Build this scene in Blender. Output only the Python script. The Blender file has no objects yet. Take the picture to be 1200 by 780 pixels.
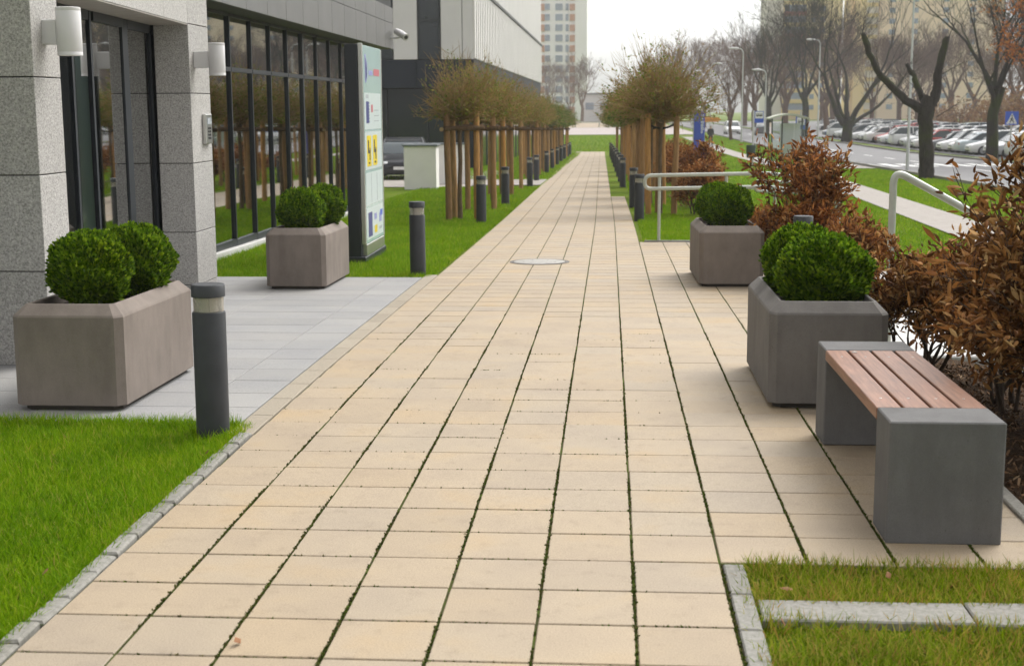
import bpy, math, random
import numpy as np
from mathutils import Vector, Matrix

random.seed(7)
RNG = np.random.default_rng(11)
R = math.radians
scene = bpy.context.scene
COL = scene.collection

# ------------------------------------------------------------------ camera
cam_d = bpy.data.cameras.new('camera')
cam = bpy.data.objects.new('camera', cam_d)
COL.objects.link(cam)
yaw, pitch, roll = 0.0711452, 0.1614888, -0.0055994
fwd = Vector((-math.sin(yaw) * math.cos(pitch), math.cos(yaw) * math.cos(pitch), -math.sin(pitch)))
rgt = Vector((math.cos(yaw), math.sin(yaw), 0))
upv = rgt.cross(fwd)
r_ = rgt * math.cos(roll) + upv * math.sin(roll)
u_ = -rgt * math.sin(roll) + upv * math.cos(roll)
cam.matrix_world = Matrix(((r_.x, u_.x, -fwd.x, 0), (r_.y, u_.y, -fwd.y, 0), (r_.z, u_.z, -fwd.z, 1.7976), (0, 0, 0, 1)))
cam_d.sensor_width = 36
cam_d.lens = 1609.26 / 1200 * 36
cam_d.clip_start = 0.1
cam_d.clip_end = 3000
cam_d.dof.use_dof = True
cam_d.dof.focus_distance = 9.0
cam_d.dof.aperture_fstop = 4.5
scene.camera = cam

# ------------------------------------------------------------------ sky, sun, exposure
SUN_DIR = Vector((0.55, 0.62, 1.0)).normalized()
sun_el = math.asin(SUN_DIR.z)
sun_az = math.atan2(SUN_DIR.x, SUN_DIR.y)
world = bpy.data.worlds.new('World')
scene.world = world
world.use_nodes = True
wn = world.node_tree.nodes
wl = world.node_tree.links
for n in list(wn):
    wn.remove(n)
w_out = wn.new('ShaderNodeOutputWorld')
w_bg = wn.new('ShaderNodeBackground')
w_sky = wn.new('ShaderNodeTexSky')
w_sky.sky_type = 'NISHITA'
w_sky.sun_disc = False
w_sky.sun_elevation = sun_el
w_sky.sun_rotation = sun_az
w_sky.dust_density = 4.0
w_sky.air_density = 1.0
w_sky.ozone_density = 1.0
w_bw = wn.new('ShaderNodeRGBToBW')
w_mix = wn.new('ShaderNodeMix')          # overcast: the cloud layer takes the blue out of the sky
w_mix.data_type = 'RGBA'
w_mix.inputs[0].default_value = 0.97
wl.new(w_sky.outputs[0], w_bw.inputs[0])
wl.new(w_sky.outputs[0], w_mix.inputs[6])
w_pow = wn.new('ShaderNodeMath')          # thick cloud evens the brightness out over the whole sky
w_pow.operation = 'POWER'
w_pow.inputs[1].default_value = 0.8
w_mul = wn.new('ShaderNodeMath')
w_mul.operation = 'MULTIPLY'
w_mul.inputs[1].default_value = 1.55
wl.new(w_bw.outputs[0], w_pow.inputs[0])
wl.new(w_pow.outputs[0], w_mul.inputs[0])
wl.new(w_mul.outputs[0], w_mix.inputs[7])
wl.new(w_mix.outputs[2], w_bg.inputs[0])
w_bg.inputs[1].default_value = 0.15
wl.new(w_bg.outputs[0], w_out.inputs[0])
sun_d = bpy.data.lights.new('sun', 'SUN')
sun_d.energy = 1.2
sun_d.angle = R(38)
sun_d.color = (1.0, 0.97, 0.92)
sun = bpy.data.objects.new('sun', sun_d)
COL.objects.link(sun)
sun.rotation_euler = (-SUN_DIR).to_track_quat('-Z', 'Y').to_euler()
sun.location = (20, 30, 60)

scene.view_settings.view_transform = 'Standard'
scene.view_settings.look = 'None'
scene.view_settings.exposure = 1.0
scene.view_settings.gamma = 1.0
scene.view_settings.use_curve_mapping = False
scene.render.engine = 'CYCLES'
scene.cycles.use_denoising = True
scene.cycles.max_bounces = 6
scene.cycles.transparent_max_bounces = 12
scene.cycles.volume_bounces = 1
scene.cycles.use_adaptive_sampling = True
scene.cycles.adaptive_threshold = 0.02


# ------------------------------------------------------------------ terrain
def sstep(a, b, x):
    t = min(max((x - a) / (b - a), 0.0), 1.0)
    return t * t * (3 - 2 * t)


def ramp(t, w):
    return 0.0 if t < -w else (t if t > w else (t + w) ** 2 / (4 * w))


def gz(x, y):
    d = ramp(y - 8, 3) - ramp(y - 100, 10)
    base = -0.015 * d
    low = -0.5 - 0.0096 * d
    k = sstep(2.4, 4.2, x)
    return base * (1 - k) + low * k


# ------------------------------------------------------------------ materials
MATS = {}


class NT:
    def __init__(self, name):
        self.m = bpy.data.materials.new(name)
        self.m.use_nodes = True
        self.n = self.m.node_tree.nodes
        self.l = self.m.node_tree.links
        self.b = self.n['Principled BSDF']
        MATS[name] = self.m

    def new(self, t, **kw):
        x = self.n.new(t)
        for k, v in kw.items():
            setattr(x, k, v)
        return x

    def link(self, a, b):
        self.l.new(a, b)

    def coords(self, scale=(1, 1, 1), obj=True):
        tc = self.new('ShaderNodeTexCoord')
        mp = self.new('ShaderNodeMapping')
        mp.inputs['Scale'].default_value = scale
        self.link(tc.outputs['Object' if obj else 'Generated'], mp.inputs[0])
        return mp.outputs[0]

    def wcoords(self, scale=(1, 1, 1)):
        g = self.new('ShaderNodeNewGeometry')
        mp = self.new('ShaderNodeMapping')
        mp.inputs['Scale'].default_value = scale
        self.link(g.outputs['Position'], mp.inputs[0])
        return mp.outputs[0]

    def noise(self, vec, scale, detail=4, rough=0.55):
        x = self.new('ShaderNodeTexNoise')
        x.inputs['Scale'].default_value = scale
        x.inputs['Detail'].default_value = detail
        x.inputs['Roughness'].default_value = rough
        self.link(vec, x.inputs['Vector'])
        return x.outputs['Fac']

    def ramp(self, fac, stops):
        x = self.new('ShaderNodeValToRGB')
        e = x.color_ramp.elements
        while len(e) < len(stops):
            e.new(0.5)
        for el, (p, c) in zip(e, stops):
            el.position = p
            el.color = tuple(c) + ((1,) if len(c) == 3 else ())
        self.link(fac, x.inputs[0])
        return x.outputs[0]

    def mix(self, fac, a, b, mode='MIX'):
        x = self.new('ShaderNodeMix')
        x.data_type = 'RGBA'
        x.blend_type = mode
        if isinstance(fac, (int, float)):
            x.inputs[0].default_value = fac
        else:
            self.link(fac, x.inputs[0])
        for i, v in ((6, a), (7, b)):
            if isinstance(v, (tuple, list)):
                x.inputs[i].default_value = tuple(v) + (1,)
            else:
                self.link(v, x.inputs[i])
        return x.outputs[2]

    def math(self, op, a, b=0.0):
        x = self.new('ShaderNodeMath', operation=op)
        for i, v in ((0, a), (1, b)):
            if isinstance(v, (int, float)):
                x.inputs[i].default_value = v
            else:
                self.link(v, x.inputs[i])
        return x.outputs[0]

    def rand(self):
        o = self.new('ShaderNodeObjectInfo').outputs['Random']
        i = self.new('ShaderNodeNewGeometry').outputs['Random Per Island']
        return self.math('FRACT', self.math('ADD', o, i))

    def island(self):
        return self.new('ShaderNodeNewGeometry').outputs['Random Per Island']

    def color(self, c):
        if isinstance(c, (tuple, list)):
            self.b.inputs['Base Color'].default_value = tuple(c) + (1,)
        else:
            self.link(c, self.b.inputs['Base Color'])
        return self

    def bump(self, h, strength=0.3, dist=0.01):
        x = self.new('ShaderNodeBump')
        x.inputs['Strength'].default_value = strength
        x.inputs['Distance'].default_value = dist
        self.link(h, x.inputs['Height'])
        self.link(x.outputs[0], self.b.inputs['Normal'])
        return self

    def set(self, rough=None, metal=None, spec=None, trans=None):
        if rough is not None:
            self.b.inputs['Roughness'].default_value = rough
        if metal is not None:
            self.b.inputs['Metallic'].default_value = metal
        if spec is not None:
            self.b.inputs['Specular IOR Level'].default_value = spec
        if trans is not None:
            self.b.inputs['Transmission Weight'].default_value = trans
        return self


def scl(c, k):
    return tuple(v * k for v in c)


def simple(name, col, rough=0.6, metal=0.0, var=0.12, scale=6.0, bump=0.0, spec=None, bscale=None):
    t = NT(name)
    v = t.wcoords()
    n = t.noise(v, scale, 5)
    t.color(t.ramp(n, [(0.25, scl(col, 1 - var)), (0.75, scl(col, 1 + var))]))
    t.set(rough=rough, metal=metal, spec=spec)
    if bump:
        t.bump(t.noise(v, bscale or scale * 8, 4), bump, 0.01)
    return t.m


# paving slabs
t = NT('beige_slab')
rv = t.rand()
v = t.wcoords()
base = t.ramp(rv, [(0.0, (0.345, 0.270, 0.183)), (0.3, (0.378, 0.298, 0.204)), (0.55, (0.354, 0.288, 0.207)), (0.8, (0.378, 0.288, 0.184)), (1.0, (0.336, 0.276, 0.204))])
blot = t.ramp(t.noise(v, 2.2, 4), [(0.3, (0.90, 0.90, 0.93)), (0.55, (1, 1, 1)), (0.75, (1.05, 0.99, 0.87))])
c = t.mix(1.0, base, blot, 'MULTIPLY')
spk = t.ramp(t.noise(v, 160, 2, 0.7), [(0.3, (0.74, 0.74, 0.74)), (0.6, (1.08, 1.08, 1.08))])
c = t.mix(1.0, c, spk, 'MULTIPLY')
stain = t.ramp(t.noise(v, 9, 6, 0.7), [(0.55, (1, 1, 1)), (0.75, (0.80, 0.79, 0.78))])
c = t.mix(1.0, c, stain, 'MULTIPLY')
t.color(c).set(rough=0.66, spec=0.42)
t.bump(t.noise(v, 220, 3), 0.25, 0.003)

t = NT('joint_moss')
v = t.wcoords()
n1 = t.noise(v, 5, 6, 0.7)
c = t.ramp(n1, [(0.35, (0.040, 0.034, 0.020)), (0.5, (0.055, 0.065, 0.016)), (0.62, (0.065, 0.095, 0.012)), (0.75, (0.09, 0.075, 0.045))])
t.color(c).set(rough=0.95, spec=0.1)
t.bump(t.noise(v, 300, 3), 0.6, 0.004)

t = NT('moss_tuft')
t.color(t.ramp(t.island(), [(0, (0.05, 0.07, 0.012)), (0.5, (0.085, 0.13, 0.015)), (1, (0.15, 0.12, 0.05))])).set(rough=0.9, spec=0.1)

t = NT('granite_slab')
rv = t.rand()
v = t.wcoords()
base = t.ramp(rv, [(0, (0.275, 0.270, 0.263)), (0.5, (0.31, 0.304, 0.296)), (1, (0.29, 0.282, 0.275))])
spk = t.ramp(t.noise(v, 130, 2, 0.8), [(0.3, (0.72, 0.72, 0.72)), (0.5, (1, 1, 1)), (0.7, (1.12, 1.12, 1.12))])
c = t.mix(1.0, base, spk, 'MULTIPLY')
c = t.mix(1.0, c, t.ramp(t.noise(v, 1.6, 5), [(0.3, (0.88, 0.89, 0.92)), (0.7, (1.04, 1.03, 1.01))]), 'MULTIPLY')
t.color(c).set(rough=0.7, spec=0.3)
t.bump(t.noise(v, 200, 2), 0.15, 0.003)

t = NT('granite_wall')
rv = t.rand()
v = t.wcoords()
n = t.noise(v, 75, 3, 0.75)
c = t.ramp(n, [(0.28, (0.12, 0.115, 0.108)), (0.42, (0.30, 0.290, 0.275)), (0.55, (0.42, 0.405, 0.385)), (0.72, (0.62, 0.60, 0.57))])
c = t.mix(1.0, c, t.ramp(rv, [(0, (0.92, 0.92, 0.92)), (1, (1.05, 1.05, 1.05))]), 'MULTIPLY')
t.color(c).set(rough=0.65, spec=0.3)
t.bump(n, 0.15, 0.003)

t = NT('kerb_stone')
rv = t.rand()
v = t.wcoords()
c = t.ramp(rv, [(0, (0.22, 0.208, 0.185)), (1, (0.285, 0.274, 0.25))])
c = t.mix(1.0, c, t.ramp(t.noise(v, 40, 5, 0.75), [(0.3, (0.65, 0.66, 0.62)), (0.6, (1.06, 1.06, 1.06))]), 'MULTIPLY')
t.color(c).set(rough=0.9, spec=0.2)
t.bump(t.noise(v, 200, 3), 0.06, 0.002)

t = NT('edge_beige')
rv = t.rand()
v = t.wcoords()
c = t.ramp(rv, [(0, (0.30, 0.26, 0.205)), (1, (0.35, 0.305, 0.24))])
c = t.mix(1.0, c, t.ramp(t.noise(v, 60, 5, 0.75), [(0.3, (0.8, 0.8, 0.8)), (0.6, (1.05, 1.05, 1.05))]), 'MULTIPLY')
t.color(c).set(rough=0.9, spec=0.2)
t.bump(t.noise(v, 90, 5), 0.4, 0.006)

# lawn ground and blades
t = NT('lawn_ground')
v = t.wcoords()
big = t.noise(v, 0.35, 6, 0.65)
fine = t.noise(v, 26, 6, 0.7)
c = t.ramp(fine, [(0.3, (0.05, 0.085, 0.003)), (0.5, (0.10, 0.165, 0.005)), (0.72, (0.16, 0.22, 0.010))])
c = t.mix(t.ramp(big, [(0.45, (0, 0, 0)), (0.72, (1, 1, 1))]), c, (0.14, 0.16, 0.012))
t.color(c).set(rough=0.95, spec=0.1)
t.bump(t.noise(v, 45, 5, 0.75), 0.9, 0.04)


def blade_mat(name, stops, spec=0.07):
    t = NT(name)
    v = t.wcoords()
    c = t.ramp(t.island(), stops)
    patch = t.ramp(t.noise(v, 1.8, 4), [(0.35, (0.82, 0.88, 0.8)), (0.6, (1.04, 1.0, 0.9)), (0.8, (1.28, 1.08, 0.8))])
    c = t.mix(1.0, c, patch, 'MULTIPLY')
    t.color(c).set(rough=0.6, spec=spec)
    tr = t.new('ShaderNodeBsdfTranslucent')
    t.link(c, tr.inputs[0])
    ms = t.new('ShaderNodeMixShader')
    ms.inputs[0].default_value = 0.38
    t.link(t.b.outputs[0], ms.inputs[1])
    t.link(tr.outputs[0], ms.inputs[2])
    t.link(ms.outputs[0], t.n['Material Output'].inputs[0])
    return t.m


blade_mat('grass_blade', [(0, (0.099, 0.197, 0.0024)), (0.4, (0.161, 0.315, 0.0038)), (0.75, (0.239, 0.394, 0.0063)), (0.93, (0.336, 0.434, 0.0248)), (1.0, (0.448, 0.355, 0.0896))])
blade_mat('grass_blade_worn', [(0, (0.101, 0.147, 0.0042)), (0.35, (0.190, 0.284, 0.0063)), (0.62, (0.291, 0.347, 0.0280)), (0.8, (0.448, 0.357, 0.0880)), (1.0, (0.381, 0.210, 0.0640))])
blade_mat('thuja', [(0, (0.024, 0.058, 0.004)), (0.35, (0.070, 0.145, 0.007)), (0.7, (0.135, 0.245, 0.010)), (1.0, (0.25, 0.35, 0.02))])
blade_mat('beech_leaf', [(0, (0.066, 0.028, 0.012)), (0.35, (0.17, 0.072, 0.024)), (0.65, (0.28, 0.125, 0.042)), (0.88, (0.43, 0.23, 0.09)), (1.0, (0.52, 0.34, 0.17))])
blade_mat('beech_leaf_red', [(0, (0.10, 0.036, 0.014)), (0.35, (0.23, 0.085, 0.026)), (0.65, (0.35, 0.14, 0.042)), (0.9, (0.46, 0.22, 0.08)), (1.0, (0.48, 0.30, 0.14))])
blade_mat('globe_leaf', [(0, (0.11, 0.16, 0.02)), (0.5, (0.20, 0.25, 0.035)), (0.8, (0.30, 0.25, 0.07)), (1.0, (0.34, 0.20, 0.07))])
blade_mat('globe_leaf_green', [(0, (0.05, 0.10, 0.022)), (0.5, (0.09, 0.17, 0.035)), (0.85, (0.16, 0.23, 0.04)), (1.0, (0.25, 0.21, 0.05))])
blade_mat('orange_leaf', [(0, (0.20, 0.06, 0.015)), (0.5, (0.34, 0.115, 0.028)), (1.0, (0.42, 0.19, 0.06))])
blade_mat('brush_leaf', [(0, (0.16, 0.07, 0.03)), (0.5, (0.25, 0.13, 0.06)), (1.0, (0.30, 0.20, 0.10))])


def bark(name, a, b, scale=14, moss=None):
    t = NT(name)
    v = t.wcoords((1, 1, 0.25))
    n = t.noise(v, scale, 6, 0.7)
    c = t.ramp(n, [(0.3, a), (0.7, b)])
    if moss:
        c = t.mix(t.ramp(t.noise(t.wcoords(), 1.3, 5), [(0.5, (0, 0, 0)), (0.68, (1, 1, 1))]), c, moss)
    t.color(c).set(rough=0.92, spec=0.15)
    t.bump(n, 0.7, 0.03)
    return t.m


bark('bark_dark', (0.020, 0.017, 0.015), (0.062, 0.052, 0.046), moss=(0.045, 0.055, 0.016))
bark('bark_far', (0.070, 0.038, 0.024), (0.16, 0.092, 0.062))
bark('bark_stem', (0.035, 0.024, 0.018), (0.10, 0.072, 0.052), 40)
bark('globe_twig', (0.19, 0.125, 0.050), (0.42, 0.285, 0.125), 30)
bark('globe_stem', (0.08, 0.055, 0.03), (0.20, 0.145, 0.09), 30)
t = NT('stake_wood')
rv = t.rand()
v = t.wcoords((1, 1, 0.12))
c = t.ramp(rv, [(0, (0.25, 0.15, 0.07)), (0.45, (0.37, 0.22, 0.10)), (0.8, (0.50, 0.26, 0.08)), (1, (0.35, 0.24, 0.13))])
c = t.mix(1.0, c, t.ramp(t.noise(v, 35, 5, 0.7), [(0.3, (0.6, 0.6, 0.6)), (0.65, (1.12, 1.1, 1.06))]), 'MULTIPLY')
t.color(c).set(rough=0.85, spec=0.2)
t.bump(t.noise(v, 60, 4), 0.4, 0.006)
bark('crossbar_wood', (0.055, 0.035, 0.02), (0.16, 0.10, 0.055), 30)
simple('cut_wood', (0.42, 0.30, 0.17), 0.85, var=0.2, scale=40)

# concrete
def concrete(name, col, var=0.16):
    t = NT(name)
    v = t.wcoords()
    vs = t.wcoords((1, 1, 0.3))
    n = t.noise(v, 3.2, 7, 0.62)
    c = t.ramp(n, [(0.25, scl(col, 1 - var)), (0.5, col), (0.78, scl(col, 1 + var))])
    c = t.mix(1.0, c, t.ramp(t.noise(vs, 7, 6, 0.7), [(0.32, (0.84, 0.83, 0.82)), (0.6, (1.03, 1.03, 1.03))]), 'MULTIPLY')
    c = t.mix(1.0, c, t.ramp(t.noise(v, 190, 2, 0.8), [(0.3, (0.88, 0.88, 0.88)), (0.6, (1.03, 1.03, 1.03))]), 'MULTIPLY')
    pits = t.ramp(t.noise(v, 75, 2, 0.6), [(0.71, (1, 1, 1)), (0.76, (0.62, 0.6, 0.58))])
    c = t.mix(1.0, c, pits, 'MULTIPLY')
    t.color(c).set(rough=0.82, spec=0.3)
    t.bump(t.noise(v, 90, 5, 0.7), 0.22, 0.006)
    return t.m


concrete('planter_concrete', (0.205, 0.172, 0.148))
concrete('planter_concrete_grey', (0.165, 0.153, 0.142))
concrete('bench_concrete', (0.135, 0.132, 0.130))
concrete('path_concrete', (0.32, 0.29, 0.262), 0.1)
concrete('step_concrete', (0.55, 0.54, 0.52), 0.08)
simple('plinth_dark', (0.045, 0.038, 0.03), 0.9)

t = NT('bench_wood')
rv = t.rand()
v = t.wcoords((1, 0.05, 1))
n = t.noise(v, 60, 6, 0.65)
c = t.ramp(n, [(0.28, (0.115, 0.046, 0.022)), (0.5, (0.22, 0.096, 0.048)), (0.72, (0.32, 0.165, 0.095))])
c = t.mix(1.0, c, t.ramp(rv, [(0, (0.88, 0.86, 0.84)), (1, (1.1, 1.06, 1.05))]), 'MULTIPLY')
c = t.mix(1.0, c, t.ramp(t.noise(t.wcoords(), 6, 5), [(0.35, (0.9, 0.9, 0.92)), (0.7, (1.08, 1.04, 1.02))]), 'MULTIPLY')
t.color(c).set(rough=0.45, spec=0.5)
t.bump(n, 0.15, 0.003)

simple('bollard_paint', (0.030, 0.033, 0.037), 0.55, 0.0, 0.16, 9, spec=0.4)
simple('bollard_cap', (0.034, 0.037, 0.042), 0.5, 0.0, 0.16, 14, spec=0.45)
t = NT('lens_plastic')
t.color((0.80, 0.78, 0.72)).set(rough=0.2, trans=0.85)
simple('lens_core', (0.78, 0.76, 0.70), 0.5)
simple('steel', (0.55, 0.55, 0.53), 0.35, 1.0, 0.06)
simple('galvanised', (0.50, 0.51, 0.49), 0.48, 0.35, 0.10, 12)
simple('rail_paint', (0.46, 0.475, 0.42), 0.42, 0.15, 0.08, 12)
simple('lamp_white', (0.60, 0.59, 0.59), 0.45, 0.0, 0.05)
simple('frame_dark', (0.012, 0.016, 0.022), 0.45, 0.0, 0.15)
simple('fascia_panel', (0.125, 0.122, 0.118), 0.48, 0.15, 0.14, 1.4)
simple('soffit', (0.30, 0.28, 0.25), 0.7)
simple('soffit_dark', (0.05, 0.05, 0.048), 0.6)
simple('interior_dark', (0.020, 0.021, 0.021), 0.9)
simple('interior_floor', (0.09, 0.088, 0.084), 0.7)
simple('facade_white', (0.62, 0.605, 0.595), 0.6, var=0.05, scale=0.6)
simple('facade_fin', (0.66, 0.64, 0.62), 0.6, var=0.05, scale=0.6)
simple('facade_dark', (0.015, 0.020, 0.030), 0.5, 0.0, 0.12, 0.8, spec=0.2)
simple('facade_gap', (0.09, 0.088, 0.085), 0.7)
simple('render_white', (0.80, 0.775, 0.76), 0.85, var=0.04, scale=3, bump=0.1, bscale=80)
simple('zinc_cap', (0.16, 0.175, 0.19), 0.5, 0.3)
simple('soil', (0.035, 0.024, 0.018), 0.98, var=0.5, scale=60, bump=0.8)
t = NT('mulch')
v = t.wcoords()
n = t.noise(v, 55, 6, 0.75)
t.color(t.ramp(n, [(0.3, (0.022, 0.014, 0.009)), (0.5, (0.07, 0.042, 0.024)), (0.72, (0.15, 0.095, 0.055))])).set(rough=0.97, spec=0.1)
t.bump(n, 1.0, 0.03)
t = NT('bark_chip')
t.color(t.ramp(t.island(), [(0, (0.03, 0.017, 0.010)), (0.5, (0.10, 0.058, 0.032)), (0.85, (0.19, 0.11, 0.06)), (1, (0.30, 0.21, 0.13))])).set(rough=0.95, spec=0.1)

t = NT('asphalt')
v = t.wcoords()
c = t.ramp(t.noise(v, 0.5, 6), [(0.3, (0.13, 0.126, 0.13)), (0.7, (0.17, 0.166, 0.17))])
c = t.mix(1.0, c, t.ramp(t.noise(v, 30, 4, 0.8), [(0.3, (0.85, 0.85, 0.85)), (0.7, (1.1, 1.1, 1.1))]), 'MULTIPLY')
t.color(c).set(rough=0.75, spec=0.35)
simple('road_paint', (0.80, 0.80, 0.78), 0.7, var=0.14, scale=5)
simple('sandy', (0.33, 0.26, 0.18), 0.95, var=0.25, scale=0.12)
simple('far_pavement', (0.36, 0.31, 0.295), 0.9, var=0.08, scale=0.2)
simple('cast_iron', (0.33, 0.315, 0.29), 0.7, 0.1, 0.18, 25, bump=0.3)
simple('iron_rim', (0.12, 0.11, 0.10), 0.7, 0.2)


def glass_mat(name, tint, refl, rough=0.02):
    t = NT(name)
    t.n.remove(t.b)
    gl = t.new('ShaderNodeBsdfGlossy')
    gl.inputs['Roughness'].default_value = rough
    gl.inputs['Color'].default_value = (0.92, 0.93, 0.93, 1)
    tr = t.new('ShaderNodeBsdfTransparent')
    tr.inputs[0].default_value = tuple(tint) + (1,)
    lw = t.new('ShaderNodeLayerWeight')
    lw.inputs[0].default_value = 0.35
    mm = t.new('ShaderNodeMapRange')
    mm.inputs[3].default_value = refl
    mm.inputs[4].default_value = 0.85
    t.link(lw.outputs['Facing'], mm.inputs[0])
    ms = t.new('ShaderNodeMixShader')
    t.link(mm.outputs[0], ms.inputs[0])
    t.link(tr.outputs[0], ms.inputs[1])
    t.link(gl.outputs[0], ms.inputs[2])
    t.link(ms.outputs[0], t.n['Material Output'].inputs[0])
    return t.m


glass_mat('glass_dark', (0.30, 0.33, 0.33), 0.16)
glass_mat('glass_clear', (0.86, 0.90, 0.88), 0.06)
simple('far_glass', (0.010, 0.016, 0.020), 0.10, 0.0, 0.3, 0.3, spec=0.5)
simple('sign_glass', (0.42, 0.56, 0.55), 0.12, 0.0, 0.05, 2, spec=0.6)
simple('sign_card', (0.55, 0.63, 0.63), 0.3, var=0.03)
simple('sign_navy', (0.05, 0.06, 0.20), 0.4)
simple('sign_violet', (0.25, 0.27, 0.52), 0.4)
simple('sign_red', (0.45, 0.13, 0.16), 0.4)
simple('sign_yellow', (0.66, 0.52, 0.02), 0.4)
simple('sign_black', (0.03, 0.03, 0.03), 0.5)
simple('sign_grey', (0.35, 0.38, 0.40), 0.5)
simple('sign_blue', (0.045, 0.11, 0.52), 0.4, var=0.05)
simple('sign_white', (0.75, 0.75, 0.75), 0.5, var=0.04)
simple('banner_blue', (0.055, 0.095, 0.50), 0.6, var=0.1, scale=3)
simple('rubber_black', (0.012, 0.012, 0.012), 0.7)
simple('tyre', (0.014, 0.014, 0.014), 0.85)
simple('rim_metal', (0.35, 0.35, 0.36), 0.35, 0.7)
simple('car_glass', (0.035, 0.05, 0.058), 0.08, 0.0, 0.1, 1, spec=0.8)
simple('car_lamp', (0.62, 0.64, 0.65), 0.2, spec=0.7)
simple('tail_lamp', (0.40, 0.02, 0.02), 0.25)
simple('car_trim', (0.02, 0.02, 0.021), 0.55)
simple('plate_white', (0.68, 0.68, 0.66), 0.5)
for nm, c in (('car_black', (0.012, 0.013, 0.018)), ('car_white', (0.72, 0.72, 0.72)), ('car_silver', (0.42, 0.43, 0.45)), ('car_red', (0.42, 0.025, 0.018)),
              ('car_grey', (0.12, 0.125, 0.135)), ('car_blue', (0.05, 0.09, 0.22)), ('car_green', (0.06, 0.25, 0.13)), ('car_pale', (0.50, 0.56, 0.60))):
    simple(nm, c, 0.28, 0.0, 0.03, 1, spec=0.6)
simple('tower_white', (0.82, 0.82, 0.82), 0.8, var=0.03, scale=0.1)
simple('tower_window', (0.19, 0.24, 0.32), 0.25, var=0.25, scale=0.25)
simple('tower_orange', (0.44, 0.20, 0.10), 0.7, var=0.15, scale=0.3)
simple('tower_yellow', (0.78, 0.60, 0.30), 0.85, var=0.05, scale=0.1)
simple('tower_beige', (0.74, 0.57, 0.41), 0.85, var=0.05, scale=0.1)
simple('tower_grey', (0.66, 0.62, 0.55), 0.85, var=0.1, scale=0.1)
simple('balcony_yellow', (0.62, 0.47, 0.16), 0.8)
simple('balcony_red', (0.48, 0.10, 0.07), 0.8)
simple('low_building', (0.60, 0.61, 0.63), 0.8, var=0.05, scale=0.2)
simple('person_coat', (0.022, 0.022, 0.026), 0.85)
simple('person_trousers', (0.04, 0.042, 0.055), 0.85)
simple('person_skin', (0.45, 0.28, 0.20), 0.6)
simple('bin_green', (0.018, 0.045, 0.035), 0.5)
simple('shelter_frame', (0.025, 0.032, 0.032), 0.5)
simple('shelter_roof', (0.42, 0.44, 0.34), 0.5)
simple('orange_sign', (0.75, 0.28, 0.02), 0.5)
simple('dry_leaf', (0.20, 0.085, 0.03), 0.8, var=0.4, scale=20)
simple('crumb', (0.60, 0.58, 0.54), 0.9)


# ------------------------------------------------------------------ mesh helpers
def wloc(o):
    p = Vector((0, 0, 0))
    while o is not None:
        p += o.location
        o = o.parent
    return p


def np_mesh(name, V, F):
    """V (n,3), F list of (m,k) int arrays"""
    me = bpy.data.meshes.new(name)
    V = np.asarray(V, np.float32)
    F = [np.asarray(f, np.int32) for f in F if len(f)]
    me.vertices.add(len(V))
    me.vertices.foreach_set('co', V.ravel())
    nl = sum(f.size for f in F)
    npoly = sum(len(f) for f in F)
    me.loops.add(nl)
    me.polygons.add(npoly)
    me.loops.foreach_set('vertex_index', np.concatenate([f.ravel() for f in F]))
    tot = np.concatenate([np.full(len(f), f.shape[1], np.int32) for f in F])
    st = np.concatenate([[0], np.cumsum(tot)[:-1]]).astype(np.int32)
    me.polygons.foreach_set('loop_start', st)
    me.polygons.foreach_set('loop_total', tot)
    me.update(calc_edges=True)
    return me


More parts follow.
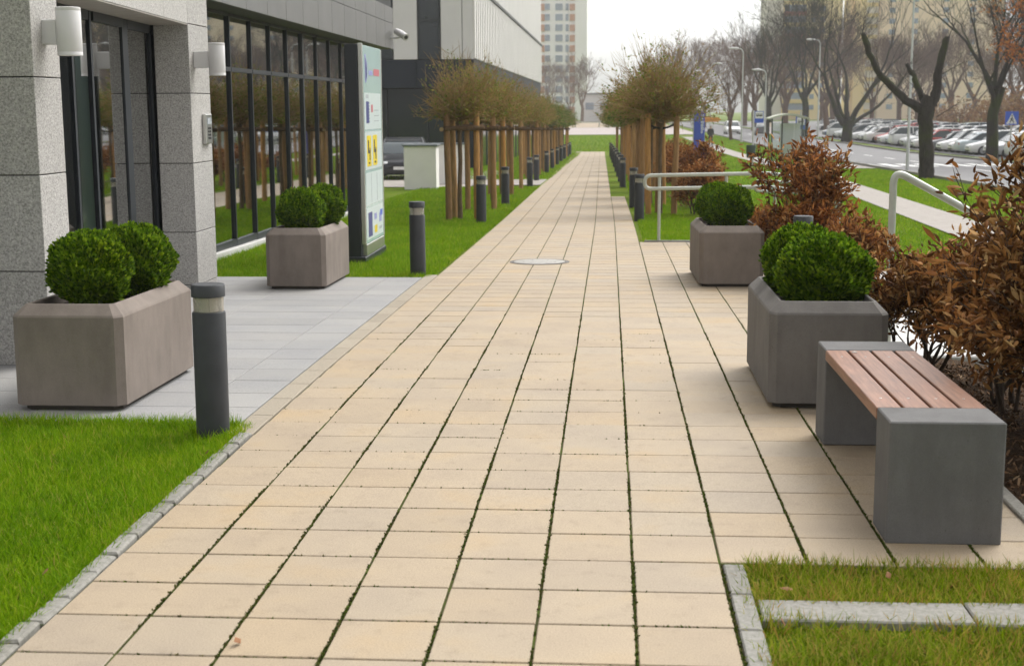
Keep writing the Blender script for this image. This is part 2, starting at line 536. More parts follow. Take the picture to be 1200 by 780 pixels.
class MB:
    def __init__(self):
        self.v = []
        self.f = []

    def add(self, vs, fs):
        o = len(self.v)
        self.v.extend(tuple(p) for p in vs)
        self.f.extend(tuple(i + o for i in f) for f in fs)
        return self

    def box(self, x0, x1, y0, y1, z0, z1):
        vs = [(x0, y0, z0), (x1, y0, z0), (x1, y1, z0), (x0, y1, z0), (x0, y0, z1), (x1, y0, z1), (x1, y1, z1), (x0, y1, z1)]
        return self.add(vs, [(3, 2, 1, 0), (4, 5, 6, 7), (0, 1, 5, 4), (1, 2, 6, 5), (2, 3, 7, 6), (3, 0, 4, 7)])

    def slab(self, x0, x1, y0, y1, z0, z1, c=0.004):
        """box with a chamfered top edge"""
        vs = [(x0, y0, z0), (x1, y0, z0), (x1, y1, z0), (x0, y1, z0),
              (x0, y0, z1 - c), (x1, y0, z1 - c), (x1, y1, z1 - c), (x0, y1, z1 - c),
              (x0 + c, y0 + c, z1), (x1 - c, y0 + c, z1), (x1 - c, y1 - c, z1), (x0 + c, y1 - c, z1)]
        fs = [(3, 2, 1, 0), (8, 9, 10, 11)]
        for a, b in ((0, 1), (1, 2), (2, 3), (3, 0)):
            fs += [(a, b, b + 4, a + 4), (a + 4, b + 4, b + 8, a + 8)]
        return self.add(vs, fs)

    def cbox(self, x0, x1, y0, y1, z0, z1, c=0.01):
        """box with all edges chamfered"""
        cx, cy, cz = (x0 + x1) / 2, (y0 + y1) / 2, (z0 + z1) / 2
        hx, hy, hz = (x1 - x0) / 2, (y1 - y0) / 2, (z1 - z0) / 2
        vs, idx = [], {}
        for sx in (-1, 1):
            for sy in (-1, 1):
                for sz in (-1, 1):
                    for ax in range(3):
                        d = [hx - c, hy - c, hz - c]
                        d[ax] += c
                        idx[(sx, sy, sz, ax)] = len(vs)
                        vs.append((cx + sx * d[0], cy + sy * d[1], cz + sz * d[2]))
        fs = []
        I = lambda a, b, cc, ax: idx[(a, b, cc, ax)]
        for s in (-1, 1):
            fs.append(tuple(I(s, a, b, 0) for a, b in ((-1, -1), (1, -1), (1, 1), (-1, 1))[::s]))
            fs.append(tuple(I(a, s, b, 1) for a, b in ((-1, -1), (-1, 1), (1, 1), (1, -1))[::s]))
            fs.append(tuple(I(a, b, s, 2) for a, b in ((-1, -1), (1, -1), (1, 1), (-1, 1))[::s]))
        for a in (-1, 1):
            for b in (-1, 1):
                fs.append((I(a, b, -1, 0), I(a, b, 1, 0), I(a, b, 1, 1), I(a, b, -1, 1)))
                fs.append((I(a, -1, b, 0), I(a, 1, b, 0), I(a, 1, b, 2), I(a, -1, b, 2)))
                fs.append((I(-1, a, b, 1), I(1, a, b, 1), I(1, a, b, 2), I(-1, a, b, 2)))
                for cc in (-1, 1):
                    fs.append((I(a, b, cc, 0), I(a, b, cc, 1), I(a, b, cc, 2)))
        return self.add(vs, fs)

    def rings(self, rings, cap0=True, cap1=True):
        n = len(rings[0])
        vs = [p for r in rings for p in r]
        fs = []
        for i in range(len(rings) - 1):
            for j in range(n):
                k = (j + 1) % n
                fs.append((i * n + j, i * n + k, (i + 1) * n + k, (i + 1) * n + j))
        if cap0:
            fs.append(tuple(range(n - 1, -1, -1)))
        if cap1:
            fs.append(tuple((len(rings) - 1) * n + j for j in range(n)))
        return self.add(vs, fs)

    def lathe(self, prof, n=24, c=(0, 0, 0), cap0=True, cap1=True):
        return self.rings([[(c[0] + r * math.cos(2 * math.pi * j / n), c[1] + r * math.sin(2 * math.pi * j / n), c[2] + z) for j in range(n)] for r, z in prof], cap0, cap1)

    def tube(self, pts, rad, n=8, caps=True):
        P = [Vector(p) for p in pts]
        if isinstance(rad, (int, float)):
            rad = [rad] * len(P)
        rings = []
        ref = None
        for i, p in enumerate(P):
            d = (P[min(i + 1, len(P) - 1)] - P[max(i - 1, 0)])
            d = d.normalized() if d.length > 1e-9 else Vector((0, 0, 1))
            if ref is None:
                ref = Vector((1, 0, 0)) if abs(d.x) < 0.8 else Vector((0, 1, 0))
            a = (ref - d * ref.dot(d))
            a = a.normalized() if a.length > 1e-6 else d.orthogonal().normalized()
            b = d.cross(a)
            ref = a
            rings.append([p + (a * math.cos(2 * math.pi * j / n) + b * math.sin(2 * math.pi * j / n)) * rad[i] for j in range(n)])
        return self.rings(rings, caps, caps)

    def sphere(self, c, r, nu=12, nv=8, sq=(1, 1, 1)):
        rings = []
        for i in range(1, nv):
            th = math.pi * i / nv
            rings.append([(c[0] + sq[0] * r * math.sin(th) * math.cos(2 * math.pi * j / nu), c[1] + sq[1] * r * math.sin(th) * math.sin(2 * math.pi * j / nu), c[2] - sq[2] * r * math.cos(th)) for j in range(nu)])
        return self.rings(rings)

    def quad(self, a, b, c, d):
        return self.add([a, b, c, d], [(0, 1, 2, 3)])

    def mesh(self, name):
        me = bpy.data.meshes.new(name)
        me.from_pydata([tuple(p) for p in self.v], [], self.f)
        me.update()
        return me

    def build(self, name, mat, parent=None, world=False, smooth=False, kind=None):
        if world and parent is not None:
            o = wloc(parent)
            self.v = [(p[0] - o.x, p[1] - o.y, p[2] - o.z) for p in self.v]
        return link(name, self.mesh(name), mat, parent, smooth, kind)


def shade(me, ang=40):
    me.polygons.foreach_set('use_smooth', np.ones(len(me.polygons), bool))
    try:
        me.set_sharp_from_angle(angle=R(ang))
    except Exception:
        pass


def link(name, me, mat, parent=None, smooth=False, kind=None):
    if mat and not len(me.materials):
        me.materials.append(MATS[mat])
    if smooth:
        shade(me)
    o = bpy.data.objects.new(name, me)
    COL.objects.link(o)
    if parent is not None:
        o.parent = parent
    if kind:
        o['kind'] = kind
    return o


def thing(name, label, cat, loc=(0, 0, 0), rz=0.0, group=None):
    o = bpy.data.objects.new(name, None)
    o.empty_display_size = 0.2
    COL.objects.link(o)
    o.location = loc
    o.rotation_euler = (0, 0, rz)
    return tag(o, label, cat, group)


def tag(o, label, cat, group=None):
    o['label'] = label
    o['category'] = cat
    if group:
        o['group'] = group
    return o


ORD = 'first second third fourth fifth sixth seventh eighth ninth tenth eleventh twelfth thirteenth fourteenth fifteenth sixteenth seventeenth eighteenth nineteenth twentieth'.split()
ORD += ['twenty-' + w for w in ORD[:9]] + ['thirtieth'] + ['thirty-' + w for w in ORD[:9]]


def copy_tree(o, parent=None):
    c = o.copy()
    COL.objects.link(c)
    c.parent = parent
    for ch in list(o.children):
        copy_tree(ch, c)
    return c


def frames(dirs, roll=None):
    """(n,3) unit dirs -> (n,3,3) rotation matrices whose z column is dir"""
    d = dirs / np.linalg.norm(dirs, axis=1, keepdims=True)
    ref = np.where(np.abs(d[:, 2:3]) > 0.95, np.array([[1., 0, 0]]), np.array([[0, 0, 1.]]))
    a = np.cross(ref, d)
    a /= np.linalg.norm(a, axis=1, keepdims=True)
    b = np.cross(d, a)
    if roll is None:
        roll = RNG.uniform(0, 2 * np.pi, len(d))
    c, s = np.cos(roll)[:, None], np.sin(roll)[:, None]
    a2 = a * c + b * s
    b2 = -a * s + b * c
    return np.stack([a2, b2, d], axis=2)


def scatter(TV, TF, pos, rot, scale):
    """repeat a template; TV (k,3), TF list of face arrays; scale (n,) or (n,3)"""
    TV = np.asarray(TV, float)
    n, k = len(pos), len(TV)
    sc = np.asarray(scale, float)
    if sc.ndim == 1:
        sc = sc[:, None]
    loc = TV[None] * sc[:, None, :]
    V = np.einsum('nij,nkj->nki', rot, loc) + np.asarray(pos)[:, None, :]
    off = (np.arange(n) * k)[:, None, None]
    F = [(np.asarray(f)[None] + off).reshape(-1, np.asarray(f).shape[1]) for f in TF]
    return V.reshape(-1, 3), F


def join_np(parts):
    Vs, Fs, o = [], {}, 0
    for V, F in parts:
        for f in F:
            Fs.setdefault(f.shape[1], []).append(f + o)
        Vs.append(V)
        o += len(V)
    return np.concatenate(Vs), [np.concatenate(x) for x in Fs.values()]


def rdirs(n, zmin=-1.0, zmax=1.0):
    z = RNG.uniform(zmin, zmax, n)
    a = RNG.uniform(0, 2 * np.pi, n)
    r = np.sqrt(np.maximum(0, 1 - z * z))
    return np.stack([r * np.cos(a), r * np.sin(a), z], 1)


# ------------------------------------------------------------------ ground sheet
def sheet(name, xs, ys, dz, mat, zf=gz, kind='structure', parent=None):
    V = [(x, y, zf(x, y) + dz) for y in ys for x in xs]
    nx = len(xs)
    F = [(j * nx + i, j * nx + i + 1, (j + 1) * nx + i + 1, (j + 1) * nx + i) for j in range(len(ys) - 1) for i in range(nx - 1)]
    me = bpy.data.meshes.new(name)
    me.from_pydata(V, [], F)
    me.update()
    return link(name, me, mat, parent, True, kind)


def lin(a, b, n):
    return [a + (b - a) * i / n for i in range(n + 1)]


gx = lin(-900, -60, 6)[:-1] + lin(-60, -8, 8)[:-1] + lin(-8, 2.2, 12)[:-1] + lin(2.2, 4.4, 22)[:-1] + lin(4.4, 30, 16)[:-1] + lin(30, 900, 8)
gy = lin(-60, 0, 3)[:-1] + lin(0, 30, 60)[:-1] + lin(30, 120, 60)[:-1] + lin(120, 950, 12)
sheet('ground', gx, gy, -0.03, 'lawn_ground')

# ------------------------------------------------------------------ the beige path
T = 0.35


def veer(y):
    return -0.006 * ramp(y - 25, 4)


PX0, PY0 = -1.999, 4.630
slope_y = lambda x, y: math.atan((gz(x, y + 0.2) - gz(x, y - 0.2)) / 0.4)
m = MB()
yl = lin(3.0, 103, 250)
for a, b in zip(yl[:-1], yl[1:]):
    w = 7 if a < 35 else 6
    m.quad((PX0 + .001 + veer(a), a, gz(-1, a) - .0055), (PX0 + w * T + veer(a), a, gz(0, a) - .0055), (PX0 + w * T + veer(b), b, gz(0, b) - .0055), (PX0 + .001 + veer(b), b, gz(-1, b) - .0055))
path = m.build('path', 'joint_moss', kind='structure')
terr = sheet('terrace', [PX0 + 7 * T + 0.001, 2.1], lin(5.33, 20.76, 52), -0.0058, 'joint_moss')
SLABM = []
for k in range(8):
    m = MB()
    gx_, gy_ = 0.0115 / 2 + random.uniform(-.001, .001), 0.0115 / 2 + random.uniform(-.0012, .0012)
    m.slab(-T / 2 + gx_, T / 2 - gx_, -T / 2 + gy_, T / 2 - gy_, -0.05, 0.0, 0.0035)
    me = m.mesh('slab')
    me.materials.append(MATS['beige_slab'])
    SLABM.append(me)
far_slabs = MB()
far_terr = MB()
col_off = [0.0] + [random.uniform(-0.02, 0.02) for _ in range(13)]
n_slab = 0


def put_slab(i, yc, parent, farmb, ylim):
    global n_slab
    xc = PX0 + (i + 0.5) * T + veer(yc)
    jx, jy = random.uniform(-.0015, .0015), random.uniform(-.001, .001)
    z = gz(xc, yc) + random.uniform(-.0006, .0006)
    if yc < ylim:
        o = bpy.data.objects.new('slab', random.choice(SLABM))
        COL.objects.link(o)
        o.parent = parent
        o.location = (xc + jx, yc + jy, z)
        o.rotation_euler = (slope_y(xc, yc) + random.uniform(-.0012, .0012), random.uniform(-.0015, .0015), random.uniform(-.003, .003) + random.choice((0, math.pi)))
        n_slab += 1
    else:
        z2 = gz(xc, yc + T / 2) + random.uniform(-.0004, .0004)
        z1 = gz(xc, yc - T / 2) + random.uniform(-.0004, .0004)
        gx_, gy_ = 0.0062, 0.0060
        x0, x1, y0, y1 = xc - T / 2 + gx_ + jx, xc + T / 2 - gx_ + jx, yc - T / 2 + gy_, yc + T / 2 - gy_
        farmb.add([(x0, y0, z1), (x1, y0, z1), (x1, y1, z2), (x0, y1, z2), (x0, y0, z1 - .03), (x1, y0, z1 - .03), (x1, y1, z2 - .03), (x0, y1, z2 - .03)],
                  [(0, 1, 2, 3), (4, 5, 1, 0), (5, 6, 2, 1), (7, 4, 0, 3)])


for j in range(-4, 281):
    yc = PY0 + (j + 0.5) * T
    for i in range(7):
        off = col_off[i] * min(1.0, max(0.0, (yc - 8) / 6)) * 2.5
        if yc > 35.5 + .7 * math.sin(yc) and i == 6:
            continue
        put_slab(i, yc + off, path, far_slabs, 12.2)
far_slabs.build('slab_rows', 'beige_slab', path, kind='stuff')
for j in range(2, 46):
    yc = PY0 + (j + 0.5) * T
    for i in range(7, 11):
        if i == 10 and yc < 10.0 and False:
            continue
        put_slab(i, yc + col_off[i] * 0.4, terr, far_terr, 12.2)
far_terr.build('slab_rows', 'beige_slab', terr, kind='stuff')

# moss growing in the joints
TV = [(-.5, 0, 0), (.5, 0, 0), (0, .35, .9), (0, -.35, .8)]
TF = [np.array([(0, 1, 2), (1, 0, 3)])]
mp = []
for i in range(1, 8):
    n = 2400
    y = 3.5 + (RNG.random(n) ** 1.6) * 9
    keep = np.array([(math.sin(yy * 2.1 + i * 1.7) + math.sin(yy * 5.3 + i)) > RNG.uniform(-1.6, 1.5) for yy in y])
    y = y[keep]
    x = PX0 + i * T + RNG.normal(0, .0032, len(y))
    mp.append(np.stack([x, y, np.full(len(y), -0.004)], 1))
for i in range(8, 11):
    y = 5.4 + (RNG.random(700) ** 1.5) * 6
    mp.append(np.stack([PX0 + i * T + RNG.normal(0, .003, 700), y, np.full(700, -0.004)], 1))
for j in range(-3, 20):
    n = 130
    x = RNG.uniform(PX0, PX0 + 7 * T, n)
    x = x[np.sin(x * 7 + j * 2.3) > RNG.uniform(-1.2, 1.2, n)]
    mp.append(np.stack([x, np.full(len(x), PY0 + j * T) + RNG.normal(0, .002, len(x)), np.full(len(x), -0.005)], 1))
mp = np.concatenate(mp)
mp[:, 2] += np.array([gz(a, b) for a, b in mp[:, :2]])
V, F = scatter(TV, TF, mp, frames(rdirs(len(mp), 0.5, 1)), RNG.uniform(0.006, 0.0145, len(mp)))
o = link('moss', np_mesh('moss', V, F), 'moss_tuft', path, kind='stuff')
# dirt crumbs and small dead leaves lying on the slabs
LEAF4 = [(0, 0, 0), (.28, .03, .42), (0, -.05, .5), (-.28, .05, .45), (0, .10, 1.0)]
LEAF4F = [np.array([(0, 1, 2), (0, 2, 3), (1, 4, 2), (2, 4, 3)])]
for k, (x, y) in enumerate(((-1.25, 4.4), (0.7, 5.0), (1.45, 4.62), (-2.2, 5.0), (0.62, 4.63), (1.1, 5.2), (-2.12, 6.9))):
    V, F = scatter(LEAF4, LEAF4F, np.array([[x, y, 0.012]]), frames(np.array([[random.uniform(-1, 1), random.uniform(-1, 1), .12]])), np.array([0.055]))
    tag(link('fallen_leaf', np_mesh('fallen_leaf', V, F), 'dry_leaf'), 'small dry brown leaf fallen on the ground beside the paving', 'leaf', 'fallen leaves on the ground')

# kerb on the lawn side
kerb = sheet('kerb', [-2.105, -2.001], lin(3.0, 7.5, 9), -0.02, 'joint_moss')
y = 3.3
while y < 7.42:
    L = random.uniform(0.16, 0.34)
    L = min(L, 7.46 - y)
    m = MB()
    m.slab(-0.030, 0.046, 0.004, L - .004, -.06, 0.006 + random.uniform(-.004, .006), .009)
    o = m.build('kerb_stone', 'kerb_stone', kerb)
    o.location = (-2.053 + random.uniform(-.004, .004), y, 0)
    o.rotation_euler = (0, random.uniform(-.05, .05), random.uniform(-.03, .03))
    y += L
y = 7.46
while y < 15.9:
    L = 0.5
    m = MB()
    m.slab(-0.072, 0.066, 0.003, L - .003, -.06, 0.002, .006)
    o = m.build('kerb_stone', 'edge_beige', kerb)
    o.location = (-2.078, y, gz(-2.0, y + .25))
    o.rotation_euler = (slope_y(-2, y + .25), 0, 0)
    y += L
# border stones round the grass patches by the bench
for (x0, x1, y0, y1, nm) in ((0.462, 0.545, 4.98, 5.32, 0), (0.462, 0.545, 4.62, 4.97, 0), (0.462, 0.545, 4.2, 4.61, 0), (0.462, 0.545, 3.7, 4.19, 0), (0.556, 1.30, 4.71, 4.915, 1), (1.307, 2.1, 4.70, 4.925, 1),
                             (1.818, 1.885, 5.35, 6.0, 0), (1.818, 1.885, 6.006, 7.0, 0), (1.818, 1.885, 7.006, 8.0, 0), (1.818, 1.885, 8.006, 9.1, 0)):
    m = MB()
    zt = 0.002 + random.uniform(-.003, .003)
    m.slab(x0, x1, y0, y1, -.06, zt if x0 < 1.8 else 0.018, .006)
    m.build('kerb_stone', 'kerb_stone' if nm else 'kerb_stone', kerb)
# rim of the terrace towards the lawn
for k in range(4):
    m = MB()
    z = gz(1, 20.8)
    m.slab(.53 + k * .4, .926 + k * .4, 20.775, 20.855, z - .08, z + .02, .006)
    m.build('kerb_stone', 'kerb_stone', kerb)

# ------------------------------------------------------------------ granite plaza by the entrance
plaza = sheet('plaza', [-6.2, -2.155], lin(7.7, 15.66, 16), -0.012, 'joint_moss')
yy, rowi = 7.74, 0
while yy < 15.5:
    hh = 0.44 if yy > 8.0 else 0.44
    x1 = -2.155
    xx = x1
    first = True
    while xx > -5.1:
        w = 0.40 if first and rowi % 2 == 0 else 0.95
        w = 0.40 if first else 0.95
        first = False
        m = MB()
        m.slab(-w / 2 + .0032, w / 2 - .0032, -hh / 2 + .003, hh / 2 - .003, -.04, 0, .003)
        o = m.build('granite_slab', 'granite_slab', plaza)
        xc, yc = xx - w / 2, yy + hh / 2
        o.location = (xc, yc, gz(xc, yc) + random.uniform(-.0008, .0008))
        o.rotation_euler = (slope_y(xc, yc), 0, 0)
        xx -= w
    yy += hh
    rowi += 1
# drain grate by the column
dr = thing('drain_grate', 'slotted steel drain grate set in the granite paving behind the long planter', 'drain', (-3.72, 10.15, gz(-3.7, 10.15) + .003))
m = MB()
m.box(-.24, -.225, -.35, .35, 0, .006).box(.225, .24, -.35, .35, 0, .006).box(-.224, .224, -.35, -.335, 0, .006).box(-.224, .224, .335, .35, 0, .006)
m.build('frame', 'steel', dr)
MB().box(-.224, .224, -.334, .334, .0002, .001).build('pit', 'rubber_black', dr)
for k in range(14):
    MB().box(-.223, .223, -.32 + k * .047, -.296 + k * .047, .0012, .006).build('slat', 'galvanised', dr)

# ------------------------------------------------------------------ manhole cover
mh = thing('manhole_cover', 'round pale manhole cover with a rusty rim in the beige paving', 'manhole', (-0.89, 17.55, gz(-.89, 17.55)))
mh.rotation_euler = (slope_y(-.9, 17.5), 0, 0)
m = MB()
m.lathe([(.385, -.02), (.385, .006), (.335, .006), (.335, -.02)], 40, cap0=False, cap1=False)
m.build('rim', 'iron_rim', mh, smooth=True)
m = MB()
m.lathe([(.328, -.02), (.328, .007), (.32, .009), (.0005, .009)], 40)
m.build('lid', 'cast_iron', mh, smooth=True)
for k in range(6):
    a = k * math.pi / 3
    MB().box(-.012, .012, -.05, .05, .009, .0125).build('rib', 'cast_iron', mh).location = (.2 * math.cos(a), .2 * math.sin(a), 0)

# ------------------------------------------------------------------ right side: bed, steps, walkway, sidewalk, road
sheet('planting_bed', [1.89] + lin(2.1, 3.4, 14), lin(4.9, 10.2, 11), -0.004, 'mulch')
sheet('planting_bed', lin(1.86, 3.2, 10), lin(13.2, 20.6, 14), 0.004, 'mulch')
sheet('planting_bed', lin(1.5, 3.6, 12), lin(25, 60, 50), -0.004, 'mulch')
n = 9000
x, y = RNG.uniform(1.9, 3.3, n), 4.9 + RNG.random(n) * 5
V, F = scatter([(-.5, -.15, 0), (.5, -.12, .05), (.45, .15, 0), (-.5, .13, .08)], [np.array([(0, 1, 2, 3)])], np.stack([x, y, RNG.uniform(.002, .02, n) + np.array([gz(a, b) for a, b in zip(x, y)])], 1), frames(rdirs(n, .4, 1)), RNG.uniform(.012, .045, n))
link('bark_mulch', np_mesh('bark_mulch', V, F), 'bark_chip', kind='stuff')
st = thing('stone_steps', 'pale concrete steps going down behind the beech shrubs', 'steps', (2.1, 11.2, 0))
for k, (a, b, z) in enumerate(((2.105, 2.9, -.03), (2.9, 3.3, -.16), (3.3, 3.7, -.29), (3.7, 4.15, -.42))):
    m = MB()
    m.slab(a + .002, b, 10.25, 13.1, z - .35, z, .012)
    m.build('step', 'step_concrete', st, world=True)
sheet('walkway', lin(4.16, 6.1, 5), lin(9.6, 13.4, 5), 0.02, 'step_concrete')
sheet('ramp', lin(2.12, 6.2, 20), lin(18.3, 20.5, 4), 0.02, 'path_concrete')
def swx(y):
    return 5.75 + .036 * min(y, 62)


m = MB()
for k in range(110):
    a, b = 2 + k * 1.4, 2 + (k + 1) * 1.4
    m.quad((swx(a), a, gz(6, a)), (swx(a) + 1.28, a, gz(7, a)), (swx(b) + 1.28, b, gz(7, b)), (swx(b), b, gz(6, b)))
m.build('sidewalk', 'path_concrete', kind='structure')
sheet('crossing_apron', lin(9.2, 12.7, 3), lin(66.5, 73, 4), 0.0, 'path_concrete')
sheet('crossing_apron', lin(3.6, 7.3, 3), lin(46, 47.2, 2), 0.0, 'step_concrete')
road = sheet('road', lin(12.8, 20.8, 4), lin(-10, 340, 120), -0.012, 'asphalt')
sheet('car_park', lin(22.6, 58, 5), lin(40, 330, 60), 0.0, 'asphalt')
sheet('side_street', lin(-30, -4.2, 6), lin(41.2, 57.5, 8), 0.0, 'path_concrete')
sheet('side_street', lin(-4.3, -2.07, 2), lin(42.6, 47.5, 4), 0.0, 'path_concrete')
for (xk, x2) in ((12.66, 12.8), (20.8, 20.94)):
    m = MB()
    for k in range(150):
        y0 = -10 + k * 2.3
        a, b = gz(13, y0), gz(13, y0 + 2.29)
        m.add([(xk, y0, a + .1), (x2, y0, a + .1), (x2, y0 + 2.29, b + .1), (xk, y0 + 2.29, b + .1), (xk, y0, a - .1), (x2, y0, a - .1), (x2, y0 + 2.29, b - .1), (xk, y0 + 2.29, b - .1)],
              [(0, 1, 2, 3), (4, 5, 1, 0), (5, 6, 2, 1), (7, 4, 0, 3)])
    m.build('road_kerb', 'kerb_stone', kind='structure')
for k in range(9):
    m = MB()
    x0 = 13.05 + k * .88
    m.quad((x0, 69.0, gz(15, 69) - .008), (x0 + .46, 69.0, gz(15, 69) - .008), (x0 + .46, 73.4, gz(15, 73.4) - .008), (x0, 73.4, gz(15, 73.4) - .008))
    m.build('zebra_stripe', 'road_paint', road)
for k in range(22):
    m = MB()
    y0 = 20 + k * 7
    if 62 < y0 < 76:
        continue
    m.quad((16.72, y0, gz(15, y0) - .008), (16.86, y0, gz(15, y0) - .008), (16.86, y0 + 3, gz(15, y0 + 3) - .008), (16.72, y0 + 3, gz(15, y0 + 3) - .008))
    m.build('lane_dash', 'road_paint', road)
sheet('far_pavement', lin(-90, 11, 4), lin(170, 232, 4), 0.03, 'far_pavement')
sheet('sandy_ground', lin(-120, 11, 4), lin(232, 360, 6), 0.05, 'sandy')

# ------------------------------------------------------------------ planters
def oct_ring(hx, hy, c, z):
    return [(-hx + c, -hy, z), (hx - c, -hy, z), (hx, -hy + c, z), (hx, hy - c, z), (hx - c, hy, z), (-hx + c, hy, z), (-hx, hy - c, z), (-hx, -hy + c, z)]


def planter(cx, cy, hx, hy, label, mat):
    z = gz(cx, cy)
    t = thing('planter', label, 'planter', (cx, cy, z), 0, 'concrete planters with clipped shrubs')
    t.rotation_euler = (slope_y(cx, cy), 0, random.uniform(-.012, .012))
    m = MB()
    c = .045
    m.rings([oct_ring(hx - .003, hy - .003, c, .032), oct_ring(hx, hy, c, .036), oct_ring(hx, hy, c, .575), oct_ring(hx - .006, hy - .006, c, .588), oct_ring(hx - .066, hy - .066, c * .6, .650),
             oct_ring(hx - .075, hy - .075, c * .5, .652), oct_ring(hx - .082, hy - .082, c * .5, .645), oct_ring(hx - .088, hy - .088, c * .5, .50)], True, True)
    m.build('tub', mat, t)
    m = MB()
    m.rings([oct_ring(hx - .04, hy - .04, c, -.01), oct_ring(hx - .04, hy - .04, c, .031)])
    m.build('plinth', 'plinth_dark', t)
    n = 14
    V = [(-hx + .095 + (2 * hx - .19) * i / n, -hy + .095 + (2 * hy - .19) * j / n, .585 + random.uniform(-.012, .012)) for j in range(n + 1) for i in range(n + 1)]
    Fs = [(j * (n + 1) + i, j * (n + 1) + i + 1, (j + 1) * (n + 1) + i + 1, (j + 1) * (n + 1) + i) for j in range(n) for i in range(n)]
    MB().add(V, Fs).build('soil', 'soil', t)
    return t


planter(-3.285, 8.73, .345, .72, 'taupe concrete planter with two clipped shrubs, beside the granite column and bollard', 'planter_concrete')
planter(-3.345, 15.1, .325, .70, 'taupe concrete planter on the granite paving near the glass wall and directory sign', 'planter_concrete')
planter(1.335, 9.04, .355, .76, 'grey concrete planter standing directly behind the wooden bench', 'planter_concrete_grey')
planter(1.305, 15.55, .345, .78, 'grey concrete planter beside the tubular ramp handrail', 'planter_concrete')


# clipped thuja balls
def thuja_mesh(seed, rx, rz):
    rng = np.random.default_rng(seed)
    n = 19000
    z = rng.uniform(-.92, 1, n)
    a = rng.uniform(0, 2 * np.pi, n)
    r = np.sqrt(1 - z * z)
    d = np.stack([r * np.cos(a), r * np.sin(a), z], 1)
    lump = 1 + .06 * np.sin(5 * a + seed) * r + .06 * np.sin(7 * z + 3 * a + seed * 2) + .04 * np.sin(13 * a + 9 * z)
    dep = 1 - .22 * rng.random(n) ** 2.2
    pos = d * (lump * dep)[:, None] * np.array([rx, rx, rz])
    dirs = d * .55 + np.array([0, 0, .75]) + rng.normal(0, .28, (n, 3))
    # flat spray: fan of small lobes
    TV = [(x * .62, y, z * 1.1) for x, y, z in [(0, 0, 0), (-.16, 0, .35), (0, .03, .45), (.16, 0, .35), (-.34, .03, .62), (-.10, 0, .8), (.10, 0, .85), (.34, .02, .66), (0, 0, 1.0), (-.22, 0, .9), (.24, .02, .93)]]
    TF = [np.array([(0, 3, 2), (0, 2, 1), (1, 2, 5), (1, 5, 4), (2, 3, 6), (3, 7, 6), (2, 6, 5), (5, 6, 8), (4, 5, 9), (6, 7, 10)])]
    d2 = dirs / np.linalg.norm(dirs, axis=1, keepdims=True)
    ref = np.cross(d2, d + rng.normal(0, .5, (n, 3)))
    ref /= np.linalg.norm(ref, axis=1, keepdims=True)
    rot = np.stack([ref, np.cross(d2, ref), d2], 2)
    V, F = scatter(TV, TF, pos, rot, rng.uniform(.020, .046, n) * 1.0)
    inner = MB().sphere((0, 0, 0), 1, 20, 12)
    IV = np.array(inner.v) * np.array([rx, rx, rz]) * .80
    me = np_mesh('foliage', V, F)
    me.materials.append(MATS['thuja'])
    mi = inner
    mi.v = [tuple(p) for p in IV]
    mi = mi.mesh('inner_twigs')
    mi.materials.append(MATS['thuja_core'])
    return me, mi


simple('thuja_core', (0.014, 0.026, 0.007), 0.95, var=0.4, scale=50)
TH = [thuja_mesh(3, .236, .225), thuja_mesh(5, .228, .225), thuja_mesh(9, .234, .228)]


def shrub(x, y, zc, k, label, s=1.0, rz=0):
    z0 = gz(x, y) + .58
    t = thing('clipped_shrub', label, 'shrub', (x, y, z0), rz, 'clipped evergreen balls in the planters')
    for me, nm in zip(TH[k], ('foliage', 'inner_twigs')):
        o = link(nm, me, None, t)
        o.location = (0, 0, zc - z0 - .038)
        o.scale = (s, s, min(s, 1.02))
    m = MB()
    m.tube([(0, 0, -.05), (.01, 0, .08), (0, .01, .18)], [.02, .017, .014], 7)
    m.build('stem', 'bark_stem', t)


shrub(-3.285, 8.47, .835, 0, 'rounder, taller clipped evergreen ball in the planter beside the granite column')
shrub(-3.185, 9.03, .83, 1, 'clipped evergreen ball towards the entrance end of the planter beside the granite column', 1.0, 1.2)
shrub(-3.36, 14.85, .735, 2, 'clipped evergreen ball in the planter near the directory sign, on its paving-joint end', 1.02, 2)
shrub(-3.235, 15.4, .75, 1, 'clipped evergreen ball in the planter near the directory sign, on its lawn end', 1.0, .5)
shrub(1.36, 8.80, .785, 0, 'large clipped evergreen ball in the planter behind the bench, on the bench side', 1.16, 4)
shrub(1.29, 9.38, .80, 2, 'clipped evergreen ball in the planter behind the bench, farther from the bench', 1.0, 5)
shrub(1.325, 15.3, .74, 2, 'clipped evergreen ball in the planter by the handrail, on its bench side', .99, 3)
shrub(1.25, 15.95, .735, 1, 'clipped evergreen ball in the planter by the handrail, on the handrail side', 1.0, 1)

# ------------------------------------------------------------------ bench
bn = thing('bench', 'park bench of reddish wooden slats between two grey concrete blocks', 'bench', (1.39, 6.62, 0))
for (y0, y1) in ((5.62, 5.905), (7.335, 7.62)):
    m = MB()
    m.cbox(1.16, 1.632, y0, y1, -.004, .518, .006)
    m.build('block', 'bench_concrete', bn, world=True)
for k in range(4):
    w = .1085
    x0 = 1.158 + k * (w + .0125)
    m = MB()
    m.cbox(x0, x0 + w, 5.908, 7.332, .462, .5165, .004)
    sl = m.build('slat', 'bench_wood', bn, world=True)
    for yy in (6.1, 7.14):
        m = MB()
        m.lathe([(.006, 0), (.006, .0012), (.001, .0016)], 10, (x0 + w / 2, yy, .5166))
        m.build('screw', 'steel', sl, world=True)
for yy in (6.1, 7.14):
    m = MB()
    m.box(1.17, 1.62, yy - .02, yy + .02, .452, .4615)
    m.build('bracket', 'frame_dark', bn, world=True)
